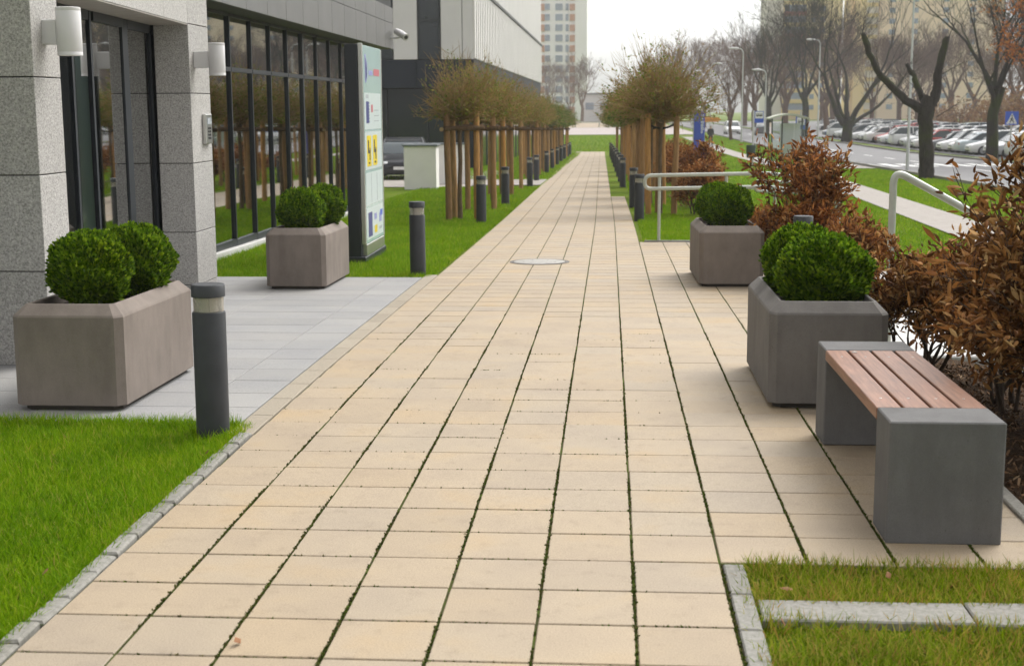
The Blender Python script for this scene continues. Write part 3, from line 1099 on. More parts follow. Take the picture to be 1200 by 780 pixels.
tag(MB().sphere((1.30, 7.27, .519), .012, 8, 5, (1.3, .8, .3)).build('paper_scrap', 'crumb'), 'tiny white scrap lying on the bench slats at the planter end', 'scrap')

# ------------------------------------------------------------------ bollard lights
def make_bollard():
    t = thing('bollard_light', '', 'bollard')
    m = MB()
    m.lathe([(.093, -.05), (.093, .69), (.090, .697), (.078, .70)], 32)
    m.build('post', 'bollard_paint', t, smooth=True)
    m = MB()
    m.lathe([(.084, .70), (.0845, .782), (.079, .782), (.079, .70)], 32, cap0=False, cap1=False)
    m.build('lens', 'lens_plastic', t, smooth=True)
    m = MB()
    m.lathe([(.055, .70), (.047, .74), (.058, .782)], 24)
    m.build('lamp_core', 'lens_core', t, smooth=True)
    for k in range(3):
        a = k * 2.094 + .5
        m = MB()
        m.tube([(.07 * math.cos(a), .07 * math.sin(a), .70), (.07 * math.cos(a), .07 * math.sin(a), .783)], .004, 6)
        m.build('rod', 'steel', t)
    m = MB()
    m.lathe([(.08, .782), (.094, .784), (.094, .846), (.089, .853), (.01, .855)], 32)
    m.build('cap', 'bollard_cap', t, smooth=True)
    return t


bol0 = make_bollard()
BOL = [(-2.245, 7.50, 'dark grey bollard light at the lawn corner beside the granite paving and long planter'),
       (-2.265, 16.12, 'dark grey bollard light on the lawn between the directory sign and the path'),
       (-2.36, 25.3, 'dark grey bollard light at the first staked tree on the office lawn'),
       (-2.38, 31.5, 'dark grey bollard light, second one along the staked trees on the office lawn'),
       (.56, 26.0, 'dark grey bollard light on the lawn strip just past the tubular handrail'),
       (.53, 30.5, 'dark grey bollard light right behind the one by the tubular handrail'),
       (1.86, 13.4, 'dark grey bollard light half hidden by the beech leaves behind the planter')]
L2 = 'dark bollard light, %s in the office-side row counted from the directory sign'
L3 = 'dark bollard light, %s in the street-side row counted from the tubular handrail'
for k, yy in enumerate((42.3, 46.5, 55, 61, 67.5, 74, 80.5, 87, 93.5)):
    BOL.append((-2.36 - .0045 * (yy - 25), yy, L2 % ORD[k + 3]))
for k, yy in enumerate((41.5, 46, 51, 57, 64, 72, 80, 89)):
    BOL.append((.50 - .007 * (yy - 27), yy, L3 % ORD[k + 2]))
for k, (x, y, lb) in enumerate(BOL):
    o = bol0 if k == 0 else copy_tree(bol0)
    o.location = (x, y, gz(x, y) - .005)
    o.rotation_euler = (random.uniform(-.008, .008), random.uniform(-.008, .008), random.uniform(0, 6))
    tag(o, lb, 'bollard', 'bollard lights along the path')

# ------------------------------------------------------------------ office building by the path
ob = thing('office_building', 'granite and dark glass office building with entrance columns, beside the paving', 'building', (-5.0, 14, 0))


def wpart(m, name, mat, parent=ob, **kw):
    return m.build(name, mat, parent, world=True, **kw)


def panel_col(x0, x1, y0, y1, joints, ztop):
    zs = [-.4] + joints + [ztop]
    core = MB().box(x0 + .02, x1 - .02, y0 + .02, y1 - .02, -.4, ztop)
    c = wpart(core, 'column', 'rubber_black')
    for a, b in zip(zs[:-1], zs[1:]):
        m = MB()
        m.cbox(x0, x1, y0, y1, a + .004, b - .004, .004)
        m.build('granite_panel', 'granite_wall', c, world=True)


panel_col(-5.3, -4.05, 9.58, 10.06, [-.03, .66, 1.35, 2.04, 2.73], 3.6)
panel_col(-4.79, -4.42, 14.45, 15.17, [-.06, .51, 1.245, 1.98, 2.70], 3.6)
# lintel between the columns (slightly skewed to the path)
def skew(y, off=0.0):
    return -4.062 + (y - 10.06) * (-.358 / 4.39) + off


for k, (a, b) in enumerate(((10.066, 11.6), (11.606, 13.4), (13.406, 14.444))):
    m = MB()
    V = [(skew(a), a, 2.70), (skew(b), b, 2.70), (skew(b, -.5), b, 2.70), (skew(a, -.5), a, 2.70), (skew(a), a, 3.6), (skew(b), b, 3.6), (skew(b, -.5), b, 3.6), (skew(a, -.5), a, 3.6)]
    m.add(V, [(0, 1, 2, 3), (7, 6, 5, 4), (0, 4, 5, 1), (1, 5, 6, 2), (2, 6, 7, 3), (3, 7, 4, 0)])
    wpart(m, 'granite_panel', 'granite_wall')
m = MB()
m.add([(skew(10.07, -.005), 10.07, 2.685), (skew(14.44, -.005), 14.44, 2.685), (skew(14.44, -.4), 14.44, 2.685), (skew(10.07, -.4), 10.07, 2.685),
       (skew(10.07, -.005), 10.07, 2.697), (skew(14.44, -.005), 14.44, 2.697), (skew(14.44, -.4), 14.44, 2.697), (skew(10.07, -.4), 10.07, 2.697)],
      [(3, 2, 1, 0), (4, 5, 6, 7), (0, 1, 5, 4), (1, 2, 6, 5), (2, 3, 7, 6), (3, 0, 4, 7)])
wpart(m, 'soffit', 'soffit')


def bar(m, x, y, z0, z1, hx=.03, hy=.03):
    return m.box(x - hx, x + hx, y - hy, y + hy, z0, z1)


GO = -.42
ent = [10.07, 11.0, 11.7, 12.27, 13.42, 14.44]
for k, y in enumerate(ent):
    hw = .075 if k == 4 else .022
    wpart(bar(MB(), skew(y, GO), y + (hw if k == 0 else (-hw if k == 5 else 0)), -.1, 2.684, .022, hw), 'mullion', 'frame_dark')
for a, b in zip(ent[:-1], ent[1:]):
    for (z0, z1, nm, mt) in ((-.1, -.02, 'rail', 'frame_dark'), (2.60, 2.684, 'rail', 'frame_dark'), (-.019, 2.599, 'pane', 'glass_dark')):
        xo = GO + (0 if nm == 'rail' else -.005)
        hw = .03 if nm == 'rail' else .006
        ya, yb = a + .08, b - .08
        m = MB()
        V = []
        for z in (z0, z1):
            V += [(skew(ya, xo + hw), ya, z), (skew(yb, xo + hw), yb, z), (skew(yb, xo - hw), yb, z), (skew(ya, xo - hw), ya, z)]
        m.add(V, [(3, 2, 1, 0), (4, 5, 6, 7), (0, 1, 5, 4), (1, 2, 6, 5), (2, 3, 7, 6), (3, 0, 4, 7)])
        wpart(m, nm, mt)
# lobby behind the entrance
m = MB()
m.box(-9.0, -4.95, 9.0, 16.6, -.12, -.09)
wpart(m, 'floor', 'interior_floor')
m = MB()
m.box(-9.2, -9.0, 9.0, 29.0, -.3, 3.5).box(-9.0, -5.0, 8.9, 9.0, -.3, 3.5).box(-9.0, -4.9, 8.9, 29, 3.42, 3.5)
wpart(m, 'interior_wall', 'interior_dark')
# long glass wall
GX = -5.36
ys = [16.0, 17.05, 18.2] + [19.35 + 1.165 * k for k in range(9)]
m = MB().box(-5.5, -5.2, 15.19, 29.2, -.8, gz(-5.3, 15) - .0)
wpart(MB().add([(-5.52, 15.2, gz(0, 15.2) - .3), (-5.22, 15.2, gz(0, 15.2) - .3), (-5.22, 29.0, gz(0, 29.) - .3), (-5.52, 29.0, gz(0, 29) - .3),
                (-5.52, 15.2, gz(0, 15.2) + .05), (-5.22, 15.2, gz(0, 15.2) + .05), (-5.22, 29.0, gz(0, 29) + .05), (-5.52, 29.0, gz(0, 29) + .05)],
               [(3, 2, 1, 0), (4, 5, 6, 7), (0, 1, 5, 4), (1, 2, 6, 5), (2, 3, 7, 6), (3, 0, 4, 7)]), 'sill', 'step_concrete')
ZT, ZTR = 3.17, 2.37
for k, y in enumerate(ys):
    double = k in (7,)
    zb = gz(0, y) + .052
    wpart(bar(MB(), GX, y, zb, ZT, .035, .05 if double else .02), 'mullion', 'frame_dark')
for k in range(len(ys) - 1):
    a, b = ys[k] + .055, ys[k + 1] - .055
    zb = gz(0, (a + b) / 2) + .056
    wpart(MB().box(GX - .035, GX + .035, a - .024, b + .024, zb, zb + .09), 'rail', 'frame_dark')
    wpart(MB().box(GX - .04, GX + .04, a - .024, b + .024, ZTR - .03, ZTR + .03), 'rail', 'frame_dark')
    wpart(MB().box(GX - .035, GX + .035, a - .024, b + .024, ZT - .07, ZT - .002), 'rail', 'frame_dark')
    for z0, z1 in ((zb + .091, ZTR - .031), (ZTR + .031, ZT - .071)):
        m = MB()
        tl = random.uniform(-.003, .003)
        x0 = GX - .006
        m.add([(x0 - .006 + tl, a - .02, z0), (x0 + .006 + tl, a - .02, z0), (x0 + .006 - tl, b + .02, z0), (x0 - .006 - tl, b + .02, z0),
               (x0 - .006 + tl, a - .02, z1), (x0 + .006 + tl, a - .02, z1), (x0 + .006 - tl, b + .02, z1), (x0 - .006 - tl, b + .02, z1)],
              [(3, 2, 1, 0), (4, 5, 6, 7), (0, 1, 5, 4), (1, 2, 6, 5), (2, 3, 7, 6), (3, 0, 4, 7)])
        wpart(m, 'pane', 'glass_dark')
wpart(MB().box(-9.0, -5.45, 15.5, 29.0, -.75, -.30), 'floor', 'interior_floor')
wpart(MB().box(-7.6, -7.5, 16.6, 29.0, -.29, 3.4), 'interior_wall', 'interior_dark')
wpart(MB().box(-9.2, -5.31, 28.79, 29.2, -.9, 3.14), 'end_wall', 'facade_dark')
# return wall between column and glass
wpart(MB().box(-5.5, -4.795, 15.2, 15.9, -.6, 3.14), 'return_wall', 'facade_dark')
# fascia with dark panels
wpart(MB().box(-5.45, -4.93, 15.2, 31.4, 3.142, 3.16), 'soffit', 'soffit_dark')
y = 15.18
k = 0
while y < 31.3:
    L = min(1.165, 31.5 - y)
    m = MB()
    m.cbox(-4.93, -4.895, y + .006, y + L - .006, 3.14, 3.70, .003)
    wpart(m, 'fascia_panel', 'fascia_panel')
    m = MB()
    m.cbox(-4.94, -4.90, y + .006, y + L - .006, 3.712, 4.05, .003)
    wpart(m, 'fascia_panel', 'fascia_panel')
    y += L
wpart(MB().box(-9.0, -4.945, 15.19, 31.49, 3.165, 4.3), 'roof_slab', 'rubber_black')
wpart(MB().box(-9.0, -4.89, 15.19, 31.52, 4.3, 4.36), 'coping', 'fascia_panel')
wpart(MB().box(-9.0, -4.99, 20.0, 31.6, 4.37, 8.0), 'upper_wall', 'facade_white')
wpart(MB().box(-9.0, -4.30, 8.9, 15.15, 3.61, 8.0), 'upper_wall', 'granite_wall')
for k in range(3):
    y0 = 22 + k * 3.4
    wpart(MB().box(-4.988, -4.96, y0, y0 + 1.6, 4.9, 6.6), 'window', 'far_glass')

# wall lamps, intercom, security camera hang on the building: things of their own
def wall_lamp(x, y, z, label):
    t = thing('wall_lamp', label, 'lamp', (x, y, z), 0, 'cylindrical wall lamps by the entrance')
    m = MB()
    m.lathe([(.078, -.168), (.088, -.168), (.088, -.145), (.0865, -.142), (.088, -.139), (.088, .142), (.0865, .145), (.088, .148), (.088, .168), (.084, .171), (.01, .171)], 32)
    m.build('shade', 'lamp_white', t, smooth=True)
    m = MB()
    m.lathe([(.07, -.16), (.06, -.12)], 24)
    m.build('bulb_glass', 'lens_core', t)
    m = MB()
    m.cbox(-.255 if x > -4 else -.245, -.08, -.035, .035, -.09, .085, .006)
    m.build('bracket', 'lamp_white', t)


wall_lamp(-3.865, 9.80, 2.36, 'pale grey cylindrical wall lamp on the wide granite column behind the planter')
wall_lamp(-4.175, 14.63, 2.335, 'pale grey cylindrical wall lamp on the narrow granite column beside the glass wall')
ic = thing('intercom', 'brushed steel intercom panel on the narrow granite column', 'intercom', (-4.418, 14.93, 1.6))
m = MB()
m.cbox(0, .045, -.11, .11, -.16, .16, .006)
m.build('panel', 'steel', ic)
for r in range(4):
    for c in range(2):
        m = MB()
        m.cbox(.0455, .052, -.05 + c * .06, -.015 + c * .06, -.11 + r * .035, -.085 + r * .035, .002)
        m.build('button', 'sign_black', ic)
m = MB()
m.box(.0455, .049, -.07, .07, .05, .12)
m.build('speaker_grille', 'sign_grey', ic)
sc = thing('security_camera', 'white security camera on a bracket at the end of the dark fascia', 'camera', (-4.89, 31.2, 3.38))
m = MB()
m.tube([(0, 0, 0), (.16, -.02, 0), (.22, -.05, .05)], .018, 8)
m.build('bracket', 'lamp_white', sc)
m = MB()
m.tube([(.10, .05, .15), (.20, -.07, .10), (.36, -.26, .0)], [.07, .08, .08], 12)
m.build('housing', 'lamp_white', sc, smooth=True)
m = MB()
m.tube([(.355, -.254, .003), (.364, -.265, -.002)], .045, 12)
m.build('lens', 'sign_black', sc)

# ------------------------------------------------------------------ directory totem
tt = thing('directory_sign', 'tall glass directory sign in a dark steel frame on the lawn by the glass wall', 'sign', (-3.2, 18.35, gz(-3.2, 18.35)))
tp = lambda m, n, mt, par=tt: m.build(n, mt, par)
tp(MB().cbox(-.17, -.003, -.78, -.66, -.1, 2.78, .006), 'post', 'frame_dark')
tp(MB().cbox(-.17, -.06, .66, .78, -.1, 2.78, .006), 'post', 'frame_dark')
tp(MB().cbox(-.2, .06, -.82, .82, -.06, .07, .008), 'base', 'frame_dark')
tp(MB().cbox(-.05, .055, -.66, .72, .071, .22, .006), 'plinth', 'steel')
tp(MB().cbox(.0, .055, -.755, -.70, .225, 2.79, .005), 'edge_profile', 'steel')
tp(MB().cbox(-.055, .055, .70, .755, .225, 2.76, .005), 'edge_profile', 'steel')
gp = tp(MB().cbox(-.05, .050, -.699, .699, .225, 2.77, .004), 'glass_panel', 'sign_glass')
# graphics on the glass (u runs along the panel towards the far end, 0..1)
def card(u0, u1, z0, z1, mt, d=.0):
    m = MB()
    m.box(.0505 + d, .0515 + d, -.68 + 1.36 * u0, -.68 + 1.36 * u1, z0, z1)
    return tp(m, 'print', mt, gp)


card(.03, .97, 1.70, 2.17, 'sign_card')
card(.03, .97, 1.18, 1.67, 'sign_card')
card(.03, .97, .72, 1.14, 'sign_card')
card(.03, .97, .27, .68, 'sign_card')
for k in range(3):
    card(.10 + k * .035, .16 + k * .035, 2.30 + .03 * k, 2.66 - .05 * k, 'sign_violet', .001)
card(.30, .52, 2.40, 2.46, 'sign_violet', .001)
card(.58, .92, 2.40, 2.49, 'sign_red', .001)
card(.12, .26, 2.10, 2.15, 'sign_grey', .0015)
card(.12, .27, 1.78, 2.06, 'sign_navy', .0015)
for k in range(7):
    card(.275, .30, 1.79 + k * .04, 1.81 + k * .04, 'sign_navy', .0015)
card(.40, .50, 1.92, 2.02, 'sign_red', .0015)
for k in range(3):
    card(.56, .84, 1.80 + k * .07, 1.81 + k * .07, 'sign_grey', .0015)
for u in (.12, .46):
    card(u, u + .24, 1.22, 1.62, 'sign_yellow', .0015)
    card(u + .05, u + .10, 1.42, 1.56, 'sign_black', .003)
    card(u + .05, u + .19, 1.39, 1.43, 'sign_black', .0035)
    card(u + .13, u + .18, 1.30, 1.46, 'sign_black', .003)
    card(u + .08, u + .16, 1.25, 1.275, 'sign_black', .003)
for k in range(2):
    card(.33 + k * .32, .342 + k * .32, .74, 1.12, 'sign_grey', .0015)
card(.12, .34, .30, .62, 'sign_navy', .0015)
card(.46, .60, .50, .58, 'sign_violet', .0015)
card(.46, .62, .32, .42, 'sign_yellow', .0015)
card(.74, .88, .44, .56, 'sign_violet', .0015)
card(.80, .94, .52, .60, 'sign_blue', .0018)
card(.74, .90, .34, .38, 'sign_grey', .0015)

# ------------------------------------------------------------------ white boundary walls beside the drive
wb = thing('white_enclosure', 'white rendered enclosure wall with a grey metal cap on the lawn', 'wall', (-5.4, 40.2, gz(-5.4, 40.2)))
m = MB()
m.box(-.58, .36, -.2, .5, -.3, 1.22)
m.build('wall', 'render_white', wb)
m = MB()
m.box(.38, .9, 3.2, 3.5, -.5, 1.18).box(-.58, .379, 3.2, 3.5, -.5, 1.18)
m.build('wall', 'render_white', wb)
m = MB()
m.cbox(-.63, .41, -.25, .55, 1.222, 1.28, .006)
m.build('cap', 'zinc_cap', wb)
m = MB()
m.cbox(-.63, .95, 3.15, 3.55, 1.182, 1.235, .006)
m.build('cap', 'zinc_cap', wb)


# ------------------------------------------------------------------ cars
def car_meshes(L=4.3, W=1.76, H=1.46, hood=1.15, boot=.55, belt=.92):
    """car pointing to -y, origin on the ground at its middle; returns dict of meshes"""
    out = {}
    h = L / 2
    hw = W / 2
    # lower body stations (y, half width, top z, bottom z)
    S = [(-h, .80, .55, .30), (-h + .05, .90, .62, .24), (-h + .25, .97, .70, .20), (-h + hood * .7, 1.0, .82, .19), (-h + hood, 1.0, belt - .03, .19), (0, 1.0, belt, .19), (h - boot - .3, 1.0, belt + .02, .19),
         (h - boot, 1.0, belt + .02, .20), (h - .22, .97, belt - .02, .22), (h - .05, .92, belt - .10, .28), (h, .84, belt - .25, .34)]
    m = MB()
    rings = []
    for y, k, zt, zb in S:
        w = hw * k
        zm = zb + (zt - zb) * .55
        rings.append([(-w * .90, y, zb), (w * .90, y, zb), (w * .985, y, zb + .10), (w, y, zm), (w * .965, y, zt - .07), (w * .88, y, zt), (w * .4, y, zt + .025), (-w * .4, y, zt + .025), (-w * .88, y, zt), (-w * .965, y, zt - .07), (-w, y, zm), (-w * .985, y, zb + .10)])
    m.rings(rings)
    out['body'] = (m, None)
    # greenhouse (glass) and roof
    y0, y1, y2, y3 = -h + hood - .02, -h + hood + .72, h - boot - .62, h - boot + .18
    m = MB()
    rr = []
    for y, k, zt in ((y0, .88, belt), (y0 + .36, .86, (belt + H) / 2 + .02), (y1, .80, H - .04), (y2, .79, H - .045), ((y2 + y3) / 2, .82, (belt + H) / 2 + .04), (y3, .86, belt + .02)):
        rr.append((y, hw * k, zt))
    rings = []
    for y, w, zt in rr:
        f = (zt - belt) / (H - belt)
        wb_ = hw * .90
        rings.append([(-wb_, y, belt - .04), (wb_, y, belt - .04), (wb_ + (w * .86 - wb_) * f, y, max(zt, belt - .03)), (-(wb_ + (w * .86 - wb_) * f), y, max(zt, belt - .03))])
    m.rings(rings)
    out['windows'] = (m, 'car_glass')
    m = MB()
    ring = []
    for y, k, z in ((y1 - .16, .76, H - .115), (y1, .745, H - .028), ((y1 + y2) / 2, .75, H), (y2, .735, H - .03), (y2 + .16, .75, H - .11)):
        w = hw * k
        ring.append([(-w, y, z - .03), (w, y, z - .03), (w * .96, y, z + .01), (-w * .96, y, z + .01)])
    m.rings(ring)
    for s in (-1, 1):   # pillars
        for (ya, yb, za, zb_) in ((y0 + .03, y1 - .1, belt, H - .1), ((y1 + y2) / 2 - .02, (y1 + y2) / 2, belt, H - .04), (y3 - .02, y2 + .1, belt, H - .1)):
            m.tube([(s * hw * .905, ya, za - .0055), (s * hw * .735, yb, zb_ + .05)], .04, 5)
    out['roof'] = (m, None)
    for i, (s, y) in enumerate(((-1, -h + .8), (1, -h + .8), (-1, h - .78), (1, h - .78))):
        m = MB()
        ring = [[(s * (hw - d), y + r * math.cos(a * math.pi / 9), .31 + r * math.sin(a * math.pi / 9)) for a in range(18)] for r, d in ((.26, .20), (.31, .18), (.315, .03), (.28, -.008), (.20, -.002))]
        m.rings(ring)
        out['wheel%d' % i] = (m, 'tyre')
        m = MB()
        ring = [[(s * (hw - d), y + r * math.cos(a * math.pi / 7), .31 + r * math.sin(a * math.pi / 7)) for a in range(14)] for r, d in ((.20, .02), (.195, -.006), (.05, -.012))]
        m.rings(ring)
        out['rim%d' % i] = (m, 'rim_metal')
    for i, s in enumerate((-1, 1)):
        m = MB()
        m.sphere((s * hw * .66, -h + .10, .60), 1, 10, 6, (.19, .10, .075))
        out['headlight%d' % i] = (m, 'car_lamp')
        m = MB()
        m.sphere((s * hw * .74, h - .06, belt - .22), 1, 10, 6, (.13, .07, .10))
        out['tail_light%d' % i] = (m, 'tail_lamp')
        m = MB()
        m.sphere((s * (hw + .07), y0 + .38, belt + .05), 1, 8, 6, (.09, .05, .065))
        out['mirror%d' % i] = (m, None)
    m = MB()
    m.cbox(-.42, .42, -h - .012, -h + .1, .44, .55, .02)
    m.cbox(-.62, .62, -h - .008, -h + .15, .25, .37, .03)
    out['grille'] = (m, 'car_trim')
    m = MB()
    m.box(-.26, .26, -h - .022, -h - .013, .385, .49)
    out['number_plate'] = (m, 'plate_white')
    return {k: (a.mesh(k.rstrip('0123456789')), b) for k, (a, b) in out.items()}


CARK = {'hatchback': car_meshes(4.0, 1.74, 1.48, 1.0, .25, .93), 'sedan': car_meshes(4.6, 1.78, 1.43, 1.25, .85, .90), 'estate': car_meshes(4.5, 1.78, 1.58, 1.15, .15, .98)}
for kk in CARK.values():
    for k, (me, mt) in kk.items():
        me.materials.append(MATS[mt or 'car_white'])
        shade(me, 35)


def car(kind, colour, x, y, rz, label, group=None, detail=2, name='parked_car', z=None):
    t = thing(name, label, 'car', (x, y, (gz(x, y) if z is None else z)), rz, group)
    wheels = {}
    for k, (me, mt) in CARK[kind].items():
        nm = k.rstrip('0123456789')
        if detail < 2 and nm in ('rim', 'mirror', 'number_plate', 'tail_light'):
            continue
        o = link(nm, me, None, wheels.get(k[-1]) if nm == 'rim' else t)
        if nm == 'wheel':
            wheels[k[-1]] = o
        if mt is None:
            o.material_slots[0].link = 'OBJECT'
            o.material_slots[0].material = MATS[colour]
    return t


bc = car('sedan', 'car_black', -7.35, 49.2, .10, 'black saloon car parked nose-out beside the white enclosure wall')
car('estate', 'car_white', 15.0, 172, 0, 'white car driving along the road with its lights facing the bus stop', name='car')
car('hatchback', 'car_grey', 17.6, 163, math.pi, 'dark grey car driving along the road past the lamp posts', name='car')
WC = 'pale car in the kerbside row of the car park beyond the road'
cols = ['car_white', 'car_silver', 'car_white', 'car_pale', 'car_red', 'car_white', 'car_silver', 'car_grey', 'car_white', 'car_white', 'car_green', 'car_blue']
names = {'car_white': 'white', 'car_silver': 'silver', 'car_pale': 'pale blue', 'car_red': 'red', 'car_grey': 'dark grey', 'car_green': 'green', 'car_blue': 'blue'}
seq = ['car_white', 'car_white', 'car_silver', 'car_white', 'car_red', 'car_green', 'car_white', 'car_silver', 'car_white', 'car_white', 'car_pale', 'car_white', 'car_white', 'car_grey', 'car_red', 'car_white', 'car_silver', 'car_white', 'car_white', 'car_pale',
       'car_white', 'car_red', 'car_white', 'car_silver', 'car_white', 'car_white', 'car_grey', 'car_white', 'car_silver', 'car_white', 'car_white', 'car_blue', 'car_white']
kinds = ['hatchback', 'estate', 'sedan']
for k, c in enumerate(seq):
    y = 66 + k * 2.75
    kd = kinds[(k * 7 + 1) % 3]
    car(kd, c, 25.3 + random.uniform(-.3, .3), y, -math.pi / 2 + random.uniform(-.05, .05) + (math.pi if k % 4 == 2 else 0),
        '%s %s, %s in the kerbside car park row from the crossing sign' % (names[c], kd, ORD[k]), 'cars in the kerbside row of the car park', 2 if k < 12 else 1)
random.seed(21)
for k in range(24):
    y = 110 + k * 5.5
    c = random.choice(['car_white', 'car_white', 'car_silver', 'car_red', 'car_grey', 'car_pale', 'car_white'])
    kd = random.choice(kinds)
    car(kd, c, 37.5 + random.uniform(-.4, .4), y, math.pi / 2 + random.uniform(-.06, .06), '%s %s, %s car in the far row of the car park by the shrubs' % (names[c], kd, ORD[k]), 'cars in the far row of the car park', 1)
for k in range(14):
    y = 120 + k * 6.1
    c = random.choice(['car_white', 'car_silver', 'car_red', 'car_white', 'car_blue', 'car_white'])
    kd = random.choice(kinds)
    car(kd, c, 31.5 + random.uniform(-.4, .4), y, -math.pi / 2, '%s %s, %s car in the middle row of the car park' % (names[c], kd, ORD[k]), 'cars in the middle row of the car park', 1)

# ------------------------------------------------------------------ second office block
b2 = thing('office_block', 'office block with white finned upper floors over a dark glass ground floor', 'building', (-10, 70, -.8))
w2 = lambda m, n, mt, par=b2: m.build(n, mt, par, world=True)
BX, BY = -5.9, 60.0
w2(MB().box(-40, BX - .02, BY + 1.0, 118, -1.6, 2.70), 'ground_floor_core', 'facade_dark')
# dark band of panels
x = BX
k = 0
while x > -22:
    w = 1.86 if k else .6
    w2(MB().cbox(x - w + .012, x - .012, BY - .04, BY + .02, 2.72, 3.90, .004), 'band_panel', 'facade_dark')
    x -= w
    k += 1
w2(MB().box(-40, BX - .01, BY + .03, 119, 2.705, 3.915), 'band_core', 'rubber_black')
for k in range(24):
    y0 = BY + .02 + k * 2.42
    w2(MB().cbox(BX - .008, BX + .03, y0 + .012, y0 + 2.408, 2.72, 3.90, .004), 'band_panel', 'facade_dark')
# ground floor glazing
x = BX - .3
for k in range(9):
    w2(MB().box(x - 1.75, x - .06, BY + .90, BY + .93, -.95, 2.68), 'pane', 'far_glass')
    w2(MB().box(x - .055, x + .005, BY + .84, BY + .96, -.95, 2.69), 'mullion', 'frame_dark')
    x -= 1.8
for k in range(22):
    y0 = BY + 1.1 + k * 2.6
    w2(MB().box(BX - .018, BX + .012, y0 + .06, y0 + 2.54, -1.6, 2.66), 'pane', 'far_glass')
    w2(MB().box(BX - .018, BX + .05, y0 - .05, y0 + .05, -1.6, 2.67), 'mullion', 'frame_dark')
# upper floors: front
w2(MB().box(-40, BX - .05, BY + .05, 120, 3.93, 15), 'upper_core', 'facade_gap')
xs_ = [(BX, -6.33, 'facade_white'), (-6.36, -7.26, 'facade_white'), (-7.3, -8.25, 'win'), (-8.3, -9.32, 'facade_white'), (-9.36, -10.2, 'win'), (-10.24, -11.2, 'facade_white'), (-11.24, -12.6, 'win'), (-12.64, -14, 'facade_white')]
for a, b, mt in xs_:
    if mt == 'win':
        wf = w2(MB().box(b, a, BY - .02, BY + .048, 3.93, 15), 'window', 'frame_dark')
        for z0 in (3.98, 5.6, 8.5, 10.2):
            MB().box(b + .07, a - .07, BY - .035, BY - .021, z0 + .05, z0 + 1.5).build('pane', 'far_glass', wf, world=True)
    else:
        for z0, z1 in ((3.93, 7.0), (7.03, 11), (11.03, 15)):
            w2(MB().cbox(b, a, BY - .06, BY + .046, z0, z1, .004), 'wall_panel', mt)
# upper floors: long side with fins
for k in range(64):
    y0 = BY + .02 + k * .92
    for z0, z1 in ((3.96, 7.0), (7.16, 15.0)):
        dp = .10 if z0 < 6 else .05
        w2(MB().box(BX - .045, BX + dp, y0, y0 + (.52 if z0 < 6 else .60), z0, z1), 'fin', 'facade_fin')
w2(MB().box(BX - .045, BX + .16, BY + .02, 119.5, 7.02, 7.15), 'cornice', 'frame_dark')

# ------------------------------------------------------------------ towers
tw = thing('white_tower', 'white high-rise with orange balconies standing beyond the end of the path', 'building', (-14, 400, -2))
w3 = lambda m, n, mt, par: m.build(n, mt, par, world=True)
w3(MB().box(-34, -6.9, 400, 420, -2, 52), 'wall', 'tower_white', tw)
w3(MB().box(-10.0, -6.6, 399.2, 421, -2, 53), 'stair_shaft', 'tower_white', tw)
for k in range(18):
    z = .5 + k * 2.88
    w3(MB().box(-21.0, -18.7, 399.6, 399.99, z, z + 1.9), 'balcony', 'tower_orange', tw)
    w3(MB().box(-18.6, -17.2, 399.7, 399.99, z + .2, z + 1.9), 'window', 'tower_window', tw)
    w3(MB().box(-15.6, -13.6, 399.7, 399.99, z + .1, z + 1.9), 'window', 'tower_window', tw)
    w3(MB().box(-12.7, -11.9, 399.7, 399.99, z, z + 1.9), 'window', 'tower_window', tw)
    w3(MB().box(-11.5, -10.05, 399.4, 399.99, z, z + 1.8), 'balcony', 'tower_orange', tw)
    w3(MB().box(-26.0, -24.0, 399.7, 399.99, z + .1, z + 1.8), 'window', 'tower_window', tw)
ty = thing('yellow_tower', 'yellow residential tower with stacked balconies behind the bare roadside trees', 'building', (52, 372, -2))
w3(MB().box(45.0, 60.1, 370, 388, -2, 48), 'wall', 'tower_yellow', ty)
w3(MB().box(40.8, 44.99, 371, 387, -2, 46), 'side_wall', 'tower_grey', ty)
for k in range(17):
    z = .2 + k * 2.8
    w3(MB().box(45.2, 50.7, 369.5, 369.98, z + .9, z + 2.6), 'window', 'tower_window', ty)
    w3(MB().box(45.0, 50.8, 368.6, 369.48, z - .1, z + .9), 'balcony', 'balcony_red' if k in (7, 9) else 'balcony_yellow', ty)
    for x in (52.1, 54.5):
        w3(MB().box(x, x + 1.15, 369.8, 369.98, z + 1.0, z + 2.2), 'window', 'tower_window', ty)
tb = thing('beige_tower', 'beige slab-block apartment house behind the pollarded tree and car park', 'building', (80, 385, -2))
w3(MB().box(65, 68.0, 380, 398, -2, 50), 'wall', 'tower_yellow', tb)
w3(MB().box(68.01, 71.5, 381.5, 398, -2, 50), 'wall', 'tower_grey', tb)
w3(MB().box(71.51, 104, 380, 398, -2, 50), 'wall', 'tower_beige', tb)
for k in range(17):
    z = .2 + k * 2.8
    for x in (74, 80, 88, 95):
        w3(MB().box(x, x + 1.5, 379.8, 379.98, z + 1.0, z + 2.3), 'window', 'tower_window', tb)
    w3(MB().box(68.3, 71.2, 380.6, 381.48, z, z + 1.0), 'balcony', 'balcony_yellow', tb)
lb = thing('low_hall', 'long pale low building beyond the sandy ground at the end of the path', 'building', (0, 345, -1.4))
w3(MB().box(-7, 12, 345, 360, -1.5, 5.2), 'wall', 'low_building', lb)
w3(MB().box(-7.4, 12.4, 344.6, 360.4, 5.2, 5.6), 'roof', 'zinc_cap', lb)
for k in range(5):
    w3(MB().box(-6 + k * 3.6, -4 + k * 3.6, 344.8, 344.99, 1.5, 3.2), 'window', 'tower_window', lb)
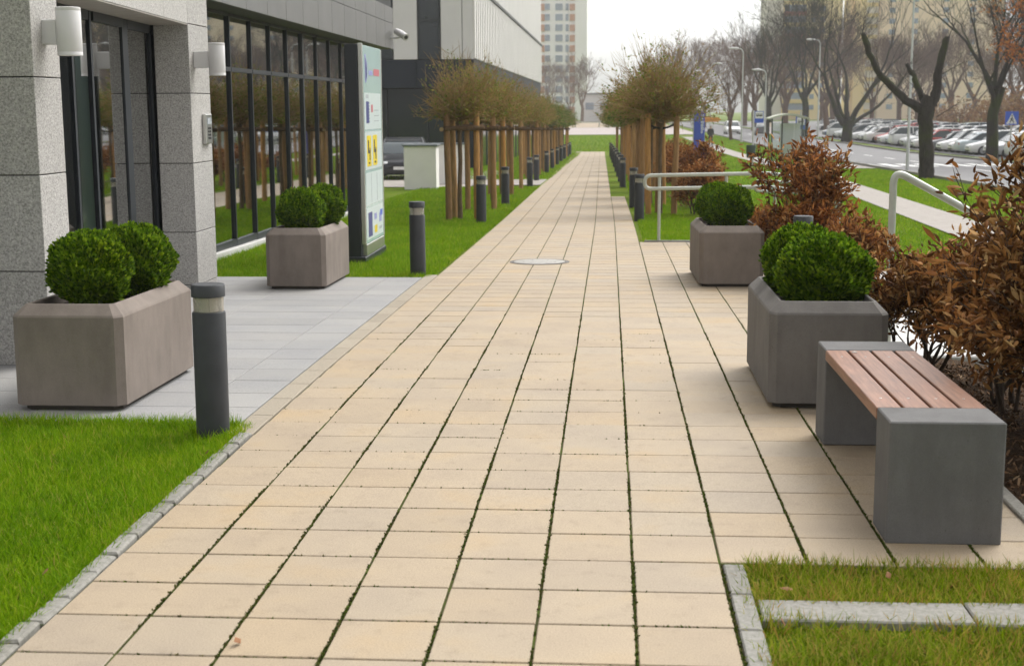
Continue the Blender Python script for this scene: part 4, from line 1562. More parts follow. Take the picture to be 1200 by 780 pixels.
gr = thing('guard_rail', 'pale horizontal barrier rail across the end of the far lawn', 'barrier', (-8, 236, -1.35))
MB().box(-30, 22, -.05, .05, .75, 1.0).build('rail', 'rail_paint', gr)
for k in range(14):
    MB().box(-29.9 + k * 4, -29.7 + k * 4, -.08, .08, 0, .74).build('post', 'rail_paint', gr)


# ------------------------------------------------------------------ trees
def branching(seed, spec, rmin=.006, low=1):
    """spec: list of start branches (pos, dir, length, radius); returns (tube MB, tips list)"""
    rng = random.Random(seed)
    m = MB()
    tips = []

    def grow(p, d, L, r, depth, maxd, spread, upw, sides):
        n = 4 if depth < 2 else 3
        pts, rad = [p.copy()], [r]
        dd = d.normalized()
        q = p.copy()
        for i in range(n):
            dd = (dd + Vector((rng.gauss(0, .13), rng.gauss(0, .13), rng.gauss(0, .09) + upw * .10))).normalized()
            q = q + dd * (L / n)
            pts.append(q.copy())
            rad.append(r * (1 - (i + 1) / n * .45))
        if depth >= maxd:
            rad[-1] = rad[-1] * .4
        m.tube(pts, rad, max(3, sides), caps=False)
        if depth >= maxd - low:
            tips.extend((pts[i], dd) for i in range(1, len(pts)))
        if depth < maxd:
            kids = rng.choice((2, 3, 3)) if depth < maxd - 1 else rng.choice((3, 4))
            for c in range(kids):
                i = n if c == 0 else rng.randint(max(1, n - 2), n)
                ax = Vector((rng.gauss(0, 1), rng.gauss(0, 1), rng.gauss(0, .6)))
                nd = (dd + ax.normalized() * spread * (.5 if c == 0 else 1.0)).normalized()
                nd.z += upw * .15
                grow(pts[i], nd, L * rng.uniform(.62, .85), max(rad[i] * (.82 if c == 0 else .62), rmin), depth + 1, maxd, spread, upw, sides - 1)
    for (p, d, L, r, maxd, spread, upw) in spec:
        grow(Vector(p), Vector(d), L, r, 0, maxd, spread, upw, 8)
    return m, tips


def trunk_mb(pts, rad, n=10):
    m = MB()
    m.tube(pts, rad, n)
    return m


# far bare trees: variants with trunk + crown meshes
def far_tree_meshes(seed, h, tr):
    rng = random.Random(seed)
    tm = trunk_mb([(0, 0, -.4), (0, 0, .3), (rng.uniform(-.2, .2), rng.uniform(-.2, .2), h * .22), (rng.uniform(-.3, .3), rng.uniform(-.3, .3), h * .34)], [tr * 1.4, tr, tr * .85, tr * .75], 9)
    top = Vector(tm.v[-1])
    spec = []
    for k in range(5):
        a = k * 1.256 + rng.uniform(-.4, .4)
        spec.append(((0, 0, h * (.24 + .02 * k)), (math.cos(a) * rng.uniform(.35, .8), math.sin(a) * rng.uniform(.35, .8), 1.0), h * .27, tr * .42, 6, .62, .5))
    cm, tips = branching(seed, spec, .013)
    return tm.mesh('trunk'), cm.mesh('crown'), tips


FT = []
for s in (2, 5, 8, 13):
    a, b, tips = far_tree_meshes(s, 11.5, .33)
    for me in (a, b):
        me.materials.append(MATS['bark_far'])
    FT.append((a, b))
NT_ = []
for s in (31, 37, 41):
    a, b, tips = far_tree_meshes(s, 13, .38)
    for me in (a, b):
        me.materials.append(MATS['bark_dark'])
    NT_.append((a, b))


def far_tree(src, x, y, s, rz, label, group=None, sz=1.0):
    t = thing('bare_tree', label, 'tree', (x, y, gz(x, y) - .05), rz, group)
    for nm, me in zip(('trunk', 'crown'), src):
        o = link(nm, me, None, t)
        o.scale = (s, s, s * sz)


random.seed(5)
LB = 'hazy bare tree in the wooded strip along the far road'
for k, (x, y) in enumerate(((20, 235), (24, 250), (28, 225), (32, 260), (36, 240), (16, 270), (41, 255), (27, 285), (22, 215), (45, 270), (34, 215), (50, 245), (56, 265), (12, 300), (18, 310), (62, 280), (68, 250), (74, 270), (46, 225), (25, 200), (30, 195), (38, 205), (43, 198), (20, 195), (15.5, 230), (11.5, 250), (49, 205), (9, 280), (55, 215))):
    far_tree(FT[k % 4], x, y, random.uniform(.95, 1.35), random.uniform(0, 6), LB, 'bare trees along the far road')
LB = 'bare tree at the back of the car park before the beige block'
for k, (x, y) in enumerate(((44, 150), (47, 165), (50, 180), (42, 135), (45, 122), (52, 150), (40, 112), (55, 170), (60, 190), (39, 98), (47, 104), (43, 90), (48, 128), (53, 135), (58, 155), (36.5, 84), (41, 78), (63, 170))):
    far_tree(FT[(k + 1) % 4], x, y, random.uniform(.9, 1.25), random.uniform(0, 6), LB, 'bare trees at the back of the car park')
far_tree(NT_[0], 17.9, 158, 1.0, .4, 'dark bare tree beside the bus shelter roof, the one nearer the road lamps', 'dark roadside trees')
far_tree(NT_[1], 21.6, 156, 1.12, 2.4, 'thick dark bare tree behind the blue bus stop flag', 'dark roadside trees')
far_tree(FT[2], 12.1, 140, .55, 1.0, 'slim young bare tree on the verge between the sidewalk and the road')
far_tree(NT_[2], 20.9, 77.5, .92, 4, 'tall bare tree rising at the kerb of the car park behind the pollarded trunk')
far_tree(NT_[0], 23.0, 74, .8, 2, 'bare tree beside the crossing sign, standing among the parked cars')
LB = 'pale bare tree in front of the white tower'
for k, (x, y) in enumerate(((-17, 330), (-13.5, 322), (-9.5, 335), (-6.5, 326), (-20, 318))):
    far_tree(FT[k % 4], x, y, random.uniform(.8, 1.25), random.uniform(0, 6), LB, 'bare trees before the white tower')

# spreading tree by the far kerb: low forked trunk
sp = thing('bare_tree', 'wide spreading bare tree with a low dark fork at the car park corner', 'tree', (21.5, 128, gz(21.5, 128) - .1))
trunk_mb([(0, 0, -.3), (0, 0, .3), (.05, 0, 1.3), (.1, 0, 2.2)], [.72, .52, .45, .46], 12).build('trunk', 'bark_dark', sp, smooth=True)
cm, tips = branching(77, [((-.3, 0, 1.7), (-.75, .1, 1.0), 4.6, .27, 5, .5, .35), ((.1, .1, 2.0), (-.12, .2, 1), 4.4, .25, 5, .5, .45), ((.3, 0, 1.9), (.42, -.2, 1.0), 4.6, .27, 5, .5, .45), ((.5, 0, 1.8), (1.0, .1, .45), 4.0, .2, 5, .5, .3), ((-.1, .2, 1.9), (-.35, .5, 1.0), 4.4, .22, 5, .5, .4)], .014)
cm.build('crown', 'bark_dark', sp, smooth=True)

# pollarded tree at the verge
def knobbly(pts, rad, n, seed):
    rg = random.Random(seed)
    P, Rr = [], []
    for i in range(len(pts) - 1):
        for k in range(4):
            f = k / 4
            P.append(tuple(a + (b - a) * f + rg.gauss(0, .014) for a, b in zip(pts[i], pts[i + 1])))
            Rr.append((rad[i] + (rad[i + 1] - rad[i]) * f) * rg.uniform(.95, 1.06))
    P.append(pts[-1])
    Rr.append(rad[-1] * .8)
    m = MB()
    m.tube(P, Rr, n)
    m.v = [tuple(c + rg.gauss(0, .014) for c in p) for p in m.v]
    return m


po = thing('pollarded_tree', 'heavily pollarded dark tree with three stub limbs on the roadside verge', 'tree', (12.35, 55.0, gz(12.35, 55) - .05))
knobbly([(0, 0, -.3), (0, 0, .15), (-.03, 0, .9), (-.08, 0, 2.1), (-.10, 0, 2.75), (0, 0, 3.2)], [.42, .31, .27, .27, .31, .24], 14, 8).build('trunk', 'bark_dark', po, smooth=True)
limb = [([(-.10, 0, 2.6), (-.75, -.05, 2.95), (-1.35, 0, 3.45), (-1.95, .05, 4.1), (-2.35, 0, 4.85), (-2.62, 0, 5.6)], [.19, .16, .145, .125, .11, .095]),
        ([(-.12, .15, 2.8), (-.35, .2, 3.4), (-.6, .2, 4.0), (-.88, .2, 4.45)], [.13, .11, .09, .075]),
        ([(.12, 0, 2.8), (.25, 0, 3.4), (.30, 0, 4.1), (.40, 0, 4.8), (.58, 0, 5.45)], [.20, .18, .155, .14, .12])]
for pts, rd in limb:
    knobbly(pts, rd, 11, len(pts)).build('limb', 'bark_dark', po, smooth=True)
cm, tips = branching(91, [((.55, 0, 5.3), (.5, .1, 1), .9, .022, 2, .6, .4), ((-2.6, 0, 5.5), (-.2, .1, 1), .7, .02, 2, .6, .4), ((.35, 0, 4.0), (1, .2, .5), .9, .02, 2, .6, .3), ((-1.9, 0, 4.0), (.2, .4, 1), .8, .02, 2, .7, .3), ((-1.3, 0, 3.4), (.3, .4, 1), .9, .02, 2, .7, .3), ((-.4, 0, 3.2), (-.3, -.4, .4), .8, .018, 2, .6, .2), ((.3, 0, 2.4), (1, -.2, .6), 1.0, .02, 2, .6, .2)])
cm.build('twigs', 'bark_dark', po)

# orange leaved tree above the crossing sign
og = thing('orange_tree', 'tree with sparse rusty orange leaves above the pedestrian crossing sign', 'tree', (23.6, 68.0, gz(23.6, 68)))
trunk_mb([(0, 0, -.3), (0, 0, 1.5), (.2, 0, 3.0), (.2, .1, 4.2)], [.34, .27, .24, .2], 9).build('trunk', 'bark_dark', og)
cm, tips = branching(55, [((.1, 0, 2.4), (-.9, .1, 1), 2.6, .13, 4, .6, .3), ((.2, 0, 3.0), (.5, .4, 1), 2.6, .13, 4, .6, .3), ((.2, 0, 3.4), (-.4, -.5, 1), 2.8, .13, 4, .6, .3), ((.2, 0, 3.8), (.1, .1, 1), 2.8, .13, 4, .6, .3), ((0, 0, 2.2), (-1, -.5, .6), 2.2, .1, 4, .6, .2)])
cm.build('crown', 'bark_dark', og)
tp_ = np.array([list(p) for p, d in tips])
tp_ = tp_[RNG.integers(0, len(tp_), 3800)] + RNG.normal(0, .16, (3800, 3))
V, F = scatter(LEAF4, LEAF4F, tp_, frames(rdirs(3800)), RNG.uniform(.10, .20, 3800))
link('foliage', np_mesh('foliage', V, F), 'orange_leaf', og)
# low thicket behind the car park: individual shrubs, autumn coloured
LB = 'rusty brown shrub at the back of the car park'
m = None
pts_ = rdirs(700, -.1, 1) * RNG.uniform(.3, 1.0, (700, 1)) * np.array([2.4, 2.0, 2.6])
V, F = scatter(LEAF4, LEAF4F, pts_ + np.array([0, 0, .5]), frames(rdirs(700)), RNG.uniform(.16, .34, 700))
tkt = np_mesh('foliage', V, F)
tkt.materials.append(MATS['brush_leaf'])
tks = MB()
for k in range(16):
    a = k * .39
    tks.tube([(0.1 * math.cos(a), .1 * math.sin(a), -.1), (.8 * math.cos(a), .8 * math.sin(a), 1.4), (1.5 * math.cos(a), 1.5 * math.sin(a), 2.6 - (k % 3) * .4)], [.04, .03, .01], 4)
tks = tks.mesh('stems')
tks.materials.append(MATS['bark_far'])
random.seed(9)
for k, (x, y) in enumerate(((43, 160), (41, 145), (44, 178), (46, 196), (39, 128), (40.5, 116), (48, 215), (42, 104), (52, 232), (38.5, 92), (45, 152), (47, 170), (50, 186), (43.5, 138), (44, 125), (56, 200), (49, 160), (46, 112))):
    t = thing('thicket_shrub', LB, 'shrub', (x, y, gz(x, y)), random.uniform(0, 6), 'autumn shrubs behind the car park')
    q_ = random.uniform(1.2, 1.9)
    link('foliage', tkt, None, t).scale = (q_, q_, q_)
    link('stems', tks, None, t).scale = (q_, q_, q_)


# ------------------------------------------------------------------ globe trees in two staked rows
def globe_crown(seed, R0, n, green):
    rng = np.random.default_rng(seed)
    # twig template: curved three-sided sliver along z
    segs = 4
    TV, TFl = [], []
    for i in range(segs + 1):
        f = i / segs
        r = (1 - f) * .011 + .0022
        for j in range(3):
            TV.append((r * math.cos(j * 2.094) + .10 * f * f, r * math.sin(j * 2.094), f))
        if i:
            for j in range(3):
                k = (j + 1) % 3
                TFl.append(((i - 1) * 3 + j, (i - 1) * 3 + k, i * 3 + k, i * 3 + j))
    TF = [np.array(TFl)]
    # main whips from the graft head
    z = rng.uniform(.06, 1, n)
    a = rng.uniform(0, 2 * np.pi, n)
    r = np.sqrt(np.maximum(0, 1 - z * z))
    d = np.stack([r * np.cos(a), r * np.sin(a), z], 1)
    L = R0 * (.55 + .50 * rng.random(n)) * (1 + .22 * z)
    pos = rng.normal(0, .05, (n, 3)) + np.array([0, 0, 1.93])
    parts = [scatter(TV, TF, pos, frames(d + rng.normal(0, .06, (n, 3))), np.stack([np.full(n, .9), np.full(n, .9), L], 1))]
    # side twigs
    n2 = n * 3
    i = rng.integers(0, n, n2)
    f = rng.uniform(.3, .95, n2)
    p2 = pos[i] + d[i] * (L[i] * f)[:, None]
    d2 = d[i] * .8 + rng.normal(0, .45, (n2, 3)) + np.array([0, 0, .15])
    parts.append(scatter(TV, TF, p2, frames(d2), np.stack([np.full(n2, .62), np.full(n2, .62), rng.uniform(.14, .40, n2)], 1)))
    me = np_mesh('twigs', *join_np(parts))
    me.materials.append(MATS['globe_twig'])
    nl = int(1300 + green * 3600)
    i = rng.integers(0, n2, nl)
    pl = p2[i] + rng.normal(0, .06, (nl, 3))
    V, F = scatter(LEAF4, LEAF4F, pl, frames(rdirs(nl)), rng.uniform(.035, .065, nl) * (1 + .5 * green))
    ml = np_mesh('leaves', V, F)
    ml.materials.append(MATS['globe_leaf_green' if green > .5 else 'globe_leaf'])
    sm = MB()
    sm.tube([(0, 0, -.1), (.01, 0, .5), (-.012, .01, 1.1), (0, 0, 1.6), (0, 0, 1.92), (0, 0, 2.06)], [.052, .044, .040, .042, .075, .03], 10)
    sm = sm.mesh('trunk')
    sm.materials.append(MATS['globe_stem'])
    shade(sm)
    return sm, me, ml


GC = [globe_crown(1, 1.05, 230, .25), globe_crown(2, 1.1, 230, .45), globe_crown(3, 1.15, 200, 1.0), globe_crown(4, 1.42, 300, .35)]


def globe_tree(k, x, y, s, label, group):
    t = thing('globe_tree', label, 'tree', (x, y, gz(x, y)), random.uniform(0, 6), group)
    for nm, me in zip(('trunk', 'twigs', 'leaves'), GC[k]):
        o = link(nm, me, None, t)
        o.scale = (s, s, 1) if nm != 'trunk' else (1, 1, 1)


def stake_mesh():
    out = []
    for k in range(4):
        m = MB()
        h = 1.92 + .04 * k
        m.tube([(0, 0, -.2), (.006, .004, .6), (-.004, .006, 1.3), (0, 0, h - .01), (0, 0, h)], [.062, .061, .059, .058, .05], 10)
        me = m.mesh('post')
        me.materials.append(MATS['stake_wood'])
        shade(me)
        out.append(me)
    return out


SP = stake_mesh()


def support(x, y, rot, style, label, group, rad=.34):
    t = thing('tree_support', label, 'tree stake', (x, y, gz(x, y)), rot, group)
    P = []
    for k in range(3):
        a = math.pi / 2 + k * 2.0944
        P.append(Vector((rad * math.cos(a), rad * math.sin(a), 0)))
        o = link('post', SP[random.randint(0, 3)], None, t)
        o.location = P[-1]
        o.rotation_euler = (random.uniform(-.02, .02), random.uniform(-.02, .02), random.uniform(0, 6))
    for k in range(3):
        a, b = P[k], P[(k + 1) % 3]
        if style == 'bar':
            d = (b - a).normalized()
            nrm = Vector((d.y, -d.x, 0)) * .10
            m = MB()
            e0, e1 = a - d * .10 + nrm, b + d * .10 + nrm
            zz = 1.70 + .02 * k
            m.tube([(e0.x, e0.y, zz), ((e0.x + e1.x) / 2, (e0.y + e1.y) / 2, zz + .004), (e1.x, e1.y, zz)], .045, 9)
            c = m.build('crossbar', 'crossbar_wood', t, smooth=True)
            m = MB()
            m.tube([(e1.x, e1.y, zz), (e1.x + d.x * .004, e1.y + d.y * .004, zz)], .041, 9)
            m.build('cut_end', 'cut_wood', c)
        else:
            m = MB()
            m.tube([(a.x, a.y, 1.78), (a.x * .5, a.y * .5, 1.72), (a.x * .12, a.y * .12, 1.70)], [.022, .019, .026], 7)
            m.build('strap', 'rubber_black', t)


random.seed(3)
GL, GR = 'globe trees along the office side of the path', 'globe trees along the street side of the path'
ly = [26.2, 29.6, 33.0, 36.4, 39.8, 49.0, 52.6, 56.2, 60.0, 66, 71, 76, 81, 87, 93]
for k, y in enumerate(ly):
    x = -2.82 + random.uniform(-.05, .05) - .004 * max(0, y - 30)
    if k == 0:
        lab, lab2 = 'twiggy brown globe tree, first of the staked row next to the white enclosure', 'wooden stakes and crossbars of the tree next to the white enclosure'
    elif y < 58:
        lab, lab2 = 'twiggy brown globe tree, %s in the office-side row from the white enclosure' % ORD[k], 'stakes with crossbars of the %s tree in the office-side row' % ORD[k]
    else:
        lab, lab2 = 'greener globe tree, %s in the office-side row from the white enclosure' % ORD[k], 'stakes with crossbars of the %s tree in the office-side row' % ORD[k]
    globe_tree((0, 1, 0, 1)[k % 4] if y < 58 else 2, x, y, random.uniform(.8, 1.0) if k else .82, lab, GL)
    support(x, y, random.uniform(-.25, .25) + (.5 if k == 0 else 0), 'bar', lab2, 'tree stakes on the office side', .33)
ry = [27.8, 31.4, 35, 38.6, 42.2, 46, 52, 57, 62, 68, 74, 81, 88]
for k, y in enumerate(ry):
    x = .98 + random.uniform(-.05, .05) - .005 * max(0, y - 30)
    if k == 0:
        lab, lab2 = 'large twiggy brown globe tree, first of the staked row behind the tubular handrail', 'wooden stakes with black straps holding the tree behind the tubular handrail'
    elif y < 50:
        lab, lab2 = 'globe tree, %s in the street-side row from the tubular handrail' % ORD[k], 'stakes with black straps of the %s tree in the street-side row' % ORD[k]
    else:
        lab, lab2 = 'green leaved globe tree, %s in the street-side row from the handrail' % ORD[k], 'stakes with black straps of the %s tree in the street-side row' % ORD[k]
    globe_tree(3 if k == 0 else ((2, 1)[k % 2] if y < 50 else 2), x, y, 1.0 if k < 2 else random.uniform(.95, 1.15), lab, GR)
    support(x, y, random.uniform(-.4, .4) + .3, 'strap', lab2, 'tree stakes on the street side', .30)


# ------------------------------------------------------------------ copper beech shrubs
LEAF8 = [(0, 0, 0), (.17, .05, .22), (0, -.03, .25), (-.17, .06, .22), (.23, .10, .52), (0, .0, .55), (-.23, .12, .52), (.13, .14, .8), (0, .09, .82), (-.13, .16, .8), (0, .22, 1.02)]
LEAF8F = [np.array([(0, 1, 2), (0, 2, 3), (7, 10, 8), (8, 10, 9)]), np.array([(1, 4, 5, 2), (2, 5, 6, 3), (4, 7, 8, 5), (5, 8, 9, 6)])]


def beech(x, y, stems, label, seed, nleaf, lsize, mat='beech_leaf', singles=0, z=None, group='copper beech shrubs', spread=.6):
    """stems: list of (dx, dy, dir, length, radius, depth)"""
    rng = np.random.default_rng(seed)
    t = thing('beech_shrub', label, 'shrub', (x, y, gz(x, y) if z is None else z), 0, group)
    cm, tips = branching(seed, [((dx, dy, -.05), d, L, r, dep, spread, .35) for dx, dy, d, L, r, dep in stems], .003, 2)
    cm.build('branches', 'bark_stem', t)
    P = np.array([list(p) for p, d in tips])
    D = np.array([list(d) for p, d in tips])
    i = rng.integers(0, len(P), nleaf)
    pos = P[i] + rng.normal(0, .028, (nleaf, 3))
    dirs = D[i] * .75 + rng.normal(0, .45, (nleaf, 3)) + np.array([0, 0, -.25])
    keep = (pos[:, 2] > .03)
    pos, dirs = pos[keep], dirs[keep]
    n = len(pos)
    sc = rng.uniform(.6, 1.15, n) * lsize
    sc3 = np.stack([sc * rng.uniform(.35, .8, n), sc * rng.uniform(1.0, 3.2, n), sc], 1)
    rot = frames(dirs, rng.uniform(0, 6.28, n))
    V, F = scatter(LEAF8, LEAF8F, pos[singles:], rot[singles:], sc3[singles:])
    o = link('foliage', np_mesh('foliage', V, F), mat, t)
    if singles:
        o['kind'] = 'stuff'
    shared = []
    for k in range(6):
        LV = np.array(LEAF8) * np.array([1, .6 + .35 * k, 1])
        me = np_mesh('leaf', LV, LEAF8F)
        me.materials.append(MATS[mat + '_single'])
        shared.append(me)
    for k in range(singles):
        q = bpy.data.objects.new('leaf', shared[k % 6])
        COL.objects.link(q)
        q.parent = t
        q.location = pos[k]
        q.rotation_euler = Matrix(rot[k].tolist()).to_euler()
        q.scale = (sc[k], sc[k], sc[k])
    return t


for nm, lo, hi in (('beech_leaf_single', (0.09, 0.036, 0.013), (0.30, 0.15, 0.055)), ('beech_leaf_red_single', (0.12, 0.03, 0.012), (0.33, 0.10, 0.03))):
    t = NT(nm)
    t.color(t.ramp(t.new('ShaderNodeObjectInfo').outputs['Random'], [(0, lo), (1, hi)])).set(rough=.6, spec=.25)


def stemset(n, spreadx, h, seed, r=.016, dep=4, lean=(0, 0)):
    rg = random.Random(seed)
    out = []
    for k in range(n):
        out.append((rg.uniform(-.12, .12), rg.uniform(-.2, .2), (rg.uniform(-spreadx, spreadx) + lean[0], rg.uniform(-spreadx, spreadx) + lean[1], 1.0), h * rg.uniform(.36, .48), r * rg.uniform(.8, 1.2), dep))
    return out


beech(2.38, 7.35, stemset(8, .45, 1.0, 1, lean=(.08, 0)), 'copper beech shrub with curled brown leaves right beside the bench', 101, 7000, .068, singles=160)
beech(2.40, 8.35, stemset(9, .48, .95, 2), 'copper beech shrub with dense brown leaves between the bench and the steps', 102, 7600, .068)
beech(2.16, 9.45, stemset(7, .48, .72, 3, lean=(-.02, 0)), 'lower copper beech shrub beside the planter behind the bench', 103, 4600, .062)
beech(2.62, 7.2, stemset(8, .36, 1.26, 4), 'tall copper beech shrub at the outer edge of the bark bed by the bench', 104, 6600, .072)
beech(2.75, 8.0, stemset(8, .5, .75, 14), 'dense low copper beech shrub behind the tall one at the bark bed', 114, 6000, .07)
beech(2.46, 13.9, stemset(8, .48, .64, 5), 'low rusty beech shrub at the bollard between the two street-side planters', 105, 3600, .078, 'beech_leaf_red')
beech(1.98, 15.3, stemset(6, .20, 1.36, 6), 'tall rusty beech shrub beside the planter at the handrail', 106, 2900, .082, 'beech_leaf_red', spread=.42)
beech(2.14, 15.0, stemset(9, .50, .82, 7), 'rusty beech shrub in the bed towards the ramp', 107, 4600, .08, 'beech_leaf_red')
beech(1.92, 18.6, stemset(7, .5, .60, 8), 'low rusty beech shrub at the foot of the handrail', 108, 3000, .085, 'beech_leaf_red')
random.seed(12)
LB = 'brown beech shrub, %s in the hedge behind the street-side globe trees, from the handrail'
for k in range(11):
    y = 27.5 + k * 2.6
    beech(1.75 + .10 * (k % 3) + k * .03, y, stemset(7, .45, .86 + .12 * (k % 3) - .012 * k, 20 + k), LB % ORD[k], 120 + k, 2200, .11, 'beech_leaf_red', group='beech hedge behind the staked trees')

# ------------------------------------------------------------------ handrails
def tube_arc(pts, r=.09, n=6):
    """round the inner corners of a polyline"""
    P = [Vector(p) for p in pts]
    out = [P[0]]
    for i in range(1, len(P) - 1):
        a, b, c = P[i - 1], P[i], P[i + 1]
        u, w = (a - b), (c - b)
        rr = min(r, u.length * .49, w.length * .49)
        p0, p1 = b + u.normalized() * rr, b + w.normalized() * rr
        for k in range(n + 1):
            f = k / n
            out.append(p0 * (1 - f) ** 2 + b * 2 * f * (1 - f) + p1 * f * f)
    out.append(P[-1])
    return out


hr = thing('handrail', 'pale double tubular handrail with a looped end beside the ramp', 'handrail', (.75, 20.84, gz(.75, 20.84)))
zb = gz(.75, 20.84)
m = MB()
m.tube(tube_arc([(3.1, 20.84, .72), (2.4, 20.84, .83), (.53, 20.84, .80), (.53, 20.84, .60), (2.4, 20.84, .63), (3.1, 20.84, .52)], .1), .029, 10)
m.build('rail', 'rail_paint', hr, world=True, smooth=True)
for x in (.75, 1.75, 3.0):
    z1 = (.79 if x < 2.4 else .70)
    m = MB()
    m.tube([(x, 20.84 + .045, gz(x, 20.84) - .05), (x, 20.84 + .045, z1)], .023, 10)
    pz = m.build('post', 'rail_paint', hr, world=True, smooth=True)
    for zz in (z1 - .19, z1):
        m = MB()
        m.tube([(x, 20.875, zz), (x, 20.845, zz)], .016, 8)
        m.build('bracket', 'rail_paint', pz, world=True)
h2 = thing('handrail', 'shorter pale tubular handrail with rounded end on the lower ramp flight behind the beech leaves', 'handrail', (2.6, 24, gz(2.6, 24)))
m = MB()
m.tube(tube_arc([(4.05, 24, .49), (2.5, 24, .55), (2.5, 24, .38), (4.05, 24, .31)], .08), .030, 10)
m.build('rail', 'rail_paint', h2, world=True, smooth=True)
for x in (2.85, 3.9):
    m = MB()
    m.tube([(x, 24.045, gz(x, 24) - .05), (x, 24.045, .5)], .026, 10)
    m.build('post', 'rail_paint', h2, world=True, smooth=True)
h3 = thing('handrail', 'single pale tubular handrail sloping down the steps through the brown leaves', 'handrail', (2.12, 10.5, 0))
m = MB()
m.tube(tube_arc([(2.12, 10.5, -.05), (2.12, 10.5, 1.335), (3.35, 10.5, .66), (3.9, 10.5, .36), (3.9, 10.5, -.5)], .11, 8), .028, 12)
m.build('rail', 'rail_paint', h3, world=True, smooth=True)
m = MB()
m.tube([(3.45, 10.5, -.4), (3.45, 10.5, .60)], .02, 10)
m.build('post', 'rail_paint', h3, world=True, smooth=True)
gp_ = thing('steel_post', 'short capped galvanised post on the lawn beside the ramp end', 'post', (4.02, 24.6, gz(4, 24.6)))
MB().lathe([(.05, -.1), (.05, 1.2), (.056, 1.2), (.056, 1.23), (.02, 1.25)], 16).build('tube', 'galvanised', gp_, smooth=True)
MB().lathe([(.11, 0), (.11, .012)], 16).build('foot_plate', 'galvanised', gp_)
gb = thing('utility_cabinet', 'pale grey metal cabinet standing behind the rusty beech twigs', 'cabinet', (3.72, 25.2, gz(3.7, 25.2)))
MB().cbox(-.14, .16, -.12, .12, 0, 1.22, .012).build('body', 'galvanised', gb)
MB().cbox(-.17, .19, -.15, .15, 1.222, 1.26, .008).build('roof', 'galvanised', gb)
MB().cbox(-.10, .12, -.128, -.121, .12, 1.12, .003).build('door', 'lamp_white', gb)

# ------------------------------------------------------------------ street furniture far right
def street_lamp(x, y, h, arm, label, r=.085):
    t = thing('street_lamp', label, 'street lamp', (x, y, gz(x, y)), 0, 'street lamps along the road')
    m = MB()
    m.tube([(0, 0, -.1), (0, 0, 1.2), (0, 0, 1.25), (0, 0, h)], [r * 1.25, r * 1.2, r, r * .62], 10)
    m.build('pole', 'galvanised', t, smooth=True)
    m = MB()
    m.tube([(0, 0, h - .05), (arm * .3, 0, h + .22), (arm, 0, h + .32)], [.045, .04, .035], 8)
    m.build('arm', 'galvanised', t)
    m = MB()
    m.sphere((arm + math.copysign(.35, arm), 0, h + .32), 1, 12, 8, (.45, .16, .10))
    m.build('lamp_head', 'lamp_white', t, smooth=True)


street_lamp(13.2, 62.5, 9.0, .9, 'tall street lamp between the zebra crossing and the pollarded tree', .062)
street_lamp(19.9 + 1.2, 143, 9.6, -.6, 'tall street lamp in front of the thick tree by the bus stop', .085)
street_lamp(12.3, 131, 8.3, -.5, 'street lamp on the verge beside the slim young tree', .075)
street_lamp(13.9, 126, 6.2, -.5, 'shorter street lamp behind the white bus stop sign', .07)
street_lamp(11.8, 165, 8.0, .5, 'distant street lamp at the orange road sign', .075)
street_lamp(12.0, 205, 8.2, .5, 'farthest street lamp before the hazy trees', .08)

sh = thing('bus_shelter', 'glass bus shelter with a curved pale roof at the stop', 'bus shelter', (8.7, 71, gz(8.7, 71)))
sh.scale = (.62, 1, 1)
m = MB()
rg_ = []
for k in range(9):
    f = k / 8
    rg_.append([(-1.2 + 3.2 * f, -.85, 2.30 + .22 * math.sin(math.pi * min(1, f * 1.0))), (-1.2 + 3.2 * f, .85, 2.30 + .22 * math.sin(math.pi * f)), (-1.2 + 3.2 * f, .85, 2.38 + .22 * math.sin(math.pi * f)), (-1.2 + 3.2 * f, -.85, 2.38 + .22 * math.sin(math.pi * f))])
m.rings(rg_)
m.build('roof', 'shelter_roof', sh)
for (x, y) in ((-.95, -.7), (-.15, -.7), (1.75, -.7), (-.95, .7), (1.75, .7)):
    MB().box(x - .05, x + .05, y - .05, y + .05, -.05, 2.4).build('post', 'shelter_frame', sh)
for (x0, x1) in ((-.89, -.21), (-.09, .8), (.84, 1.69)):
    MB().box(x0, x1, -.71, -.69, .25, 2.15).build('pane', 'glass_clear', sh)
MB().box(-.96, -.94, -.64, .64, .25, 2.15).build('pane', 'glass_clear', sh)
MB().box(-.05, 1.6, .1, .5, .42, .48).build('seat', 'crossbar_wood', sh)
MB().box(-.05, 1.6, .62, .66, .3, 2.1).build('timetable_board', 'sign_white', sh)


def text_free_bus(parent, x, y, z, s):
    """little bus pictogram: dark body with windows and wheels"""
    MB().box(x - .5 * s, x + .5 * s, y - .004, y - .001, z - .18 * s, z + .22 * s).build('pictogram', 'sign_black', parent)
    for k in range(3):
        MB().box(x - .42 * s + k * .3 * s, x - .18 * s + k * .3 * s, y - .006, y - .0045, z + .0, z + .15 * s).build('pictogram', 'sign_white', parent)
    for k in (-.28, .28):
        m = MB()
        m.add([(x + k * s + .09 * s * math.cos(a * .785), y - .005, z - .19 * s + .09 * s * math.sin(a * .785)) for a in range(8)], [tuple(range(8))])
        m.build('pictogram', 'sign_black', parent)


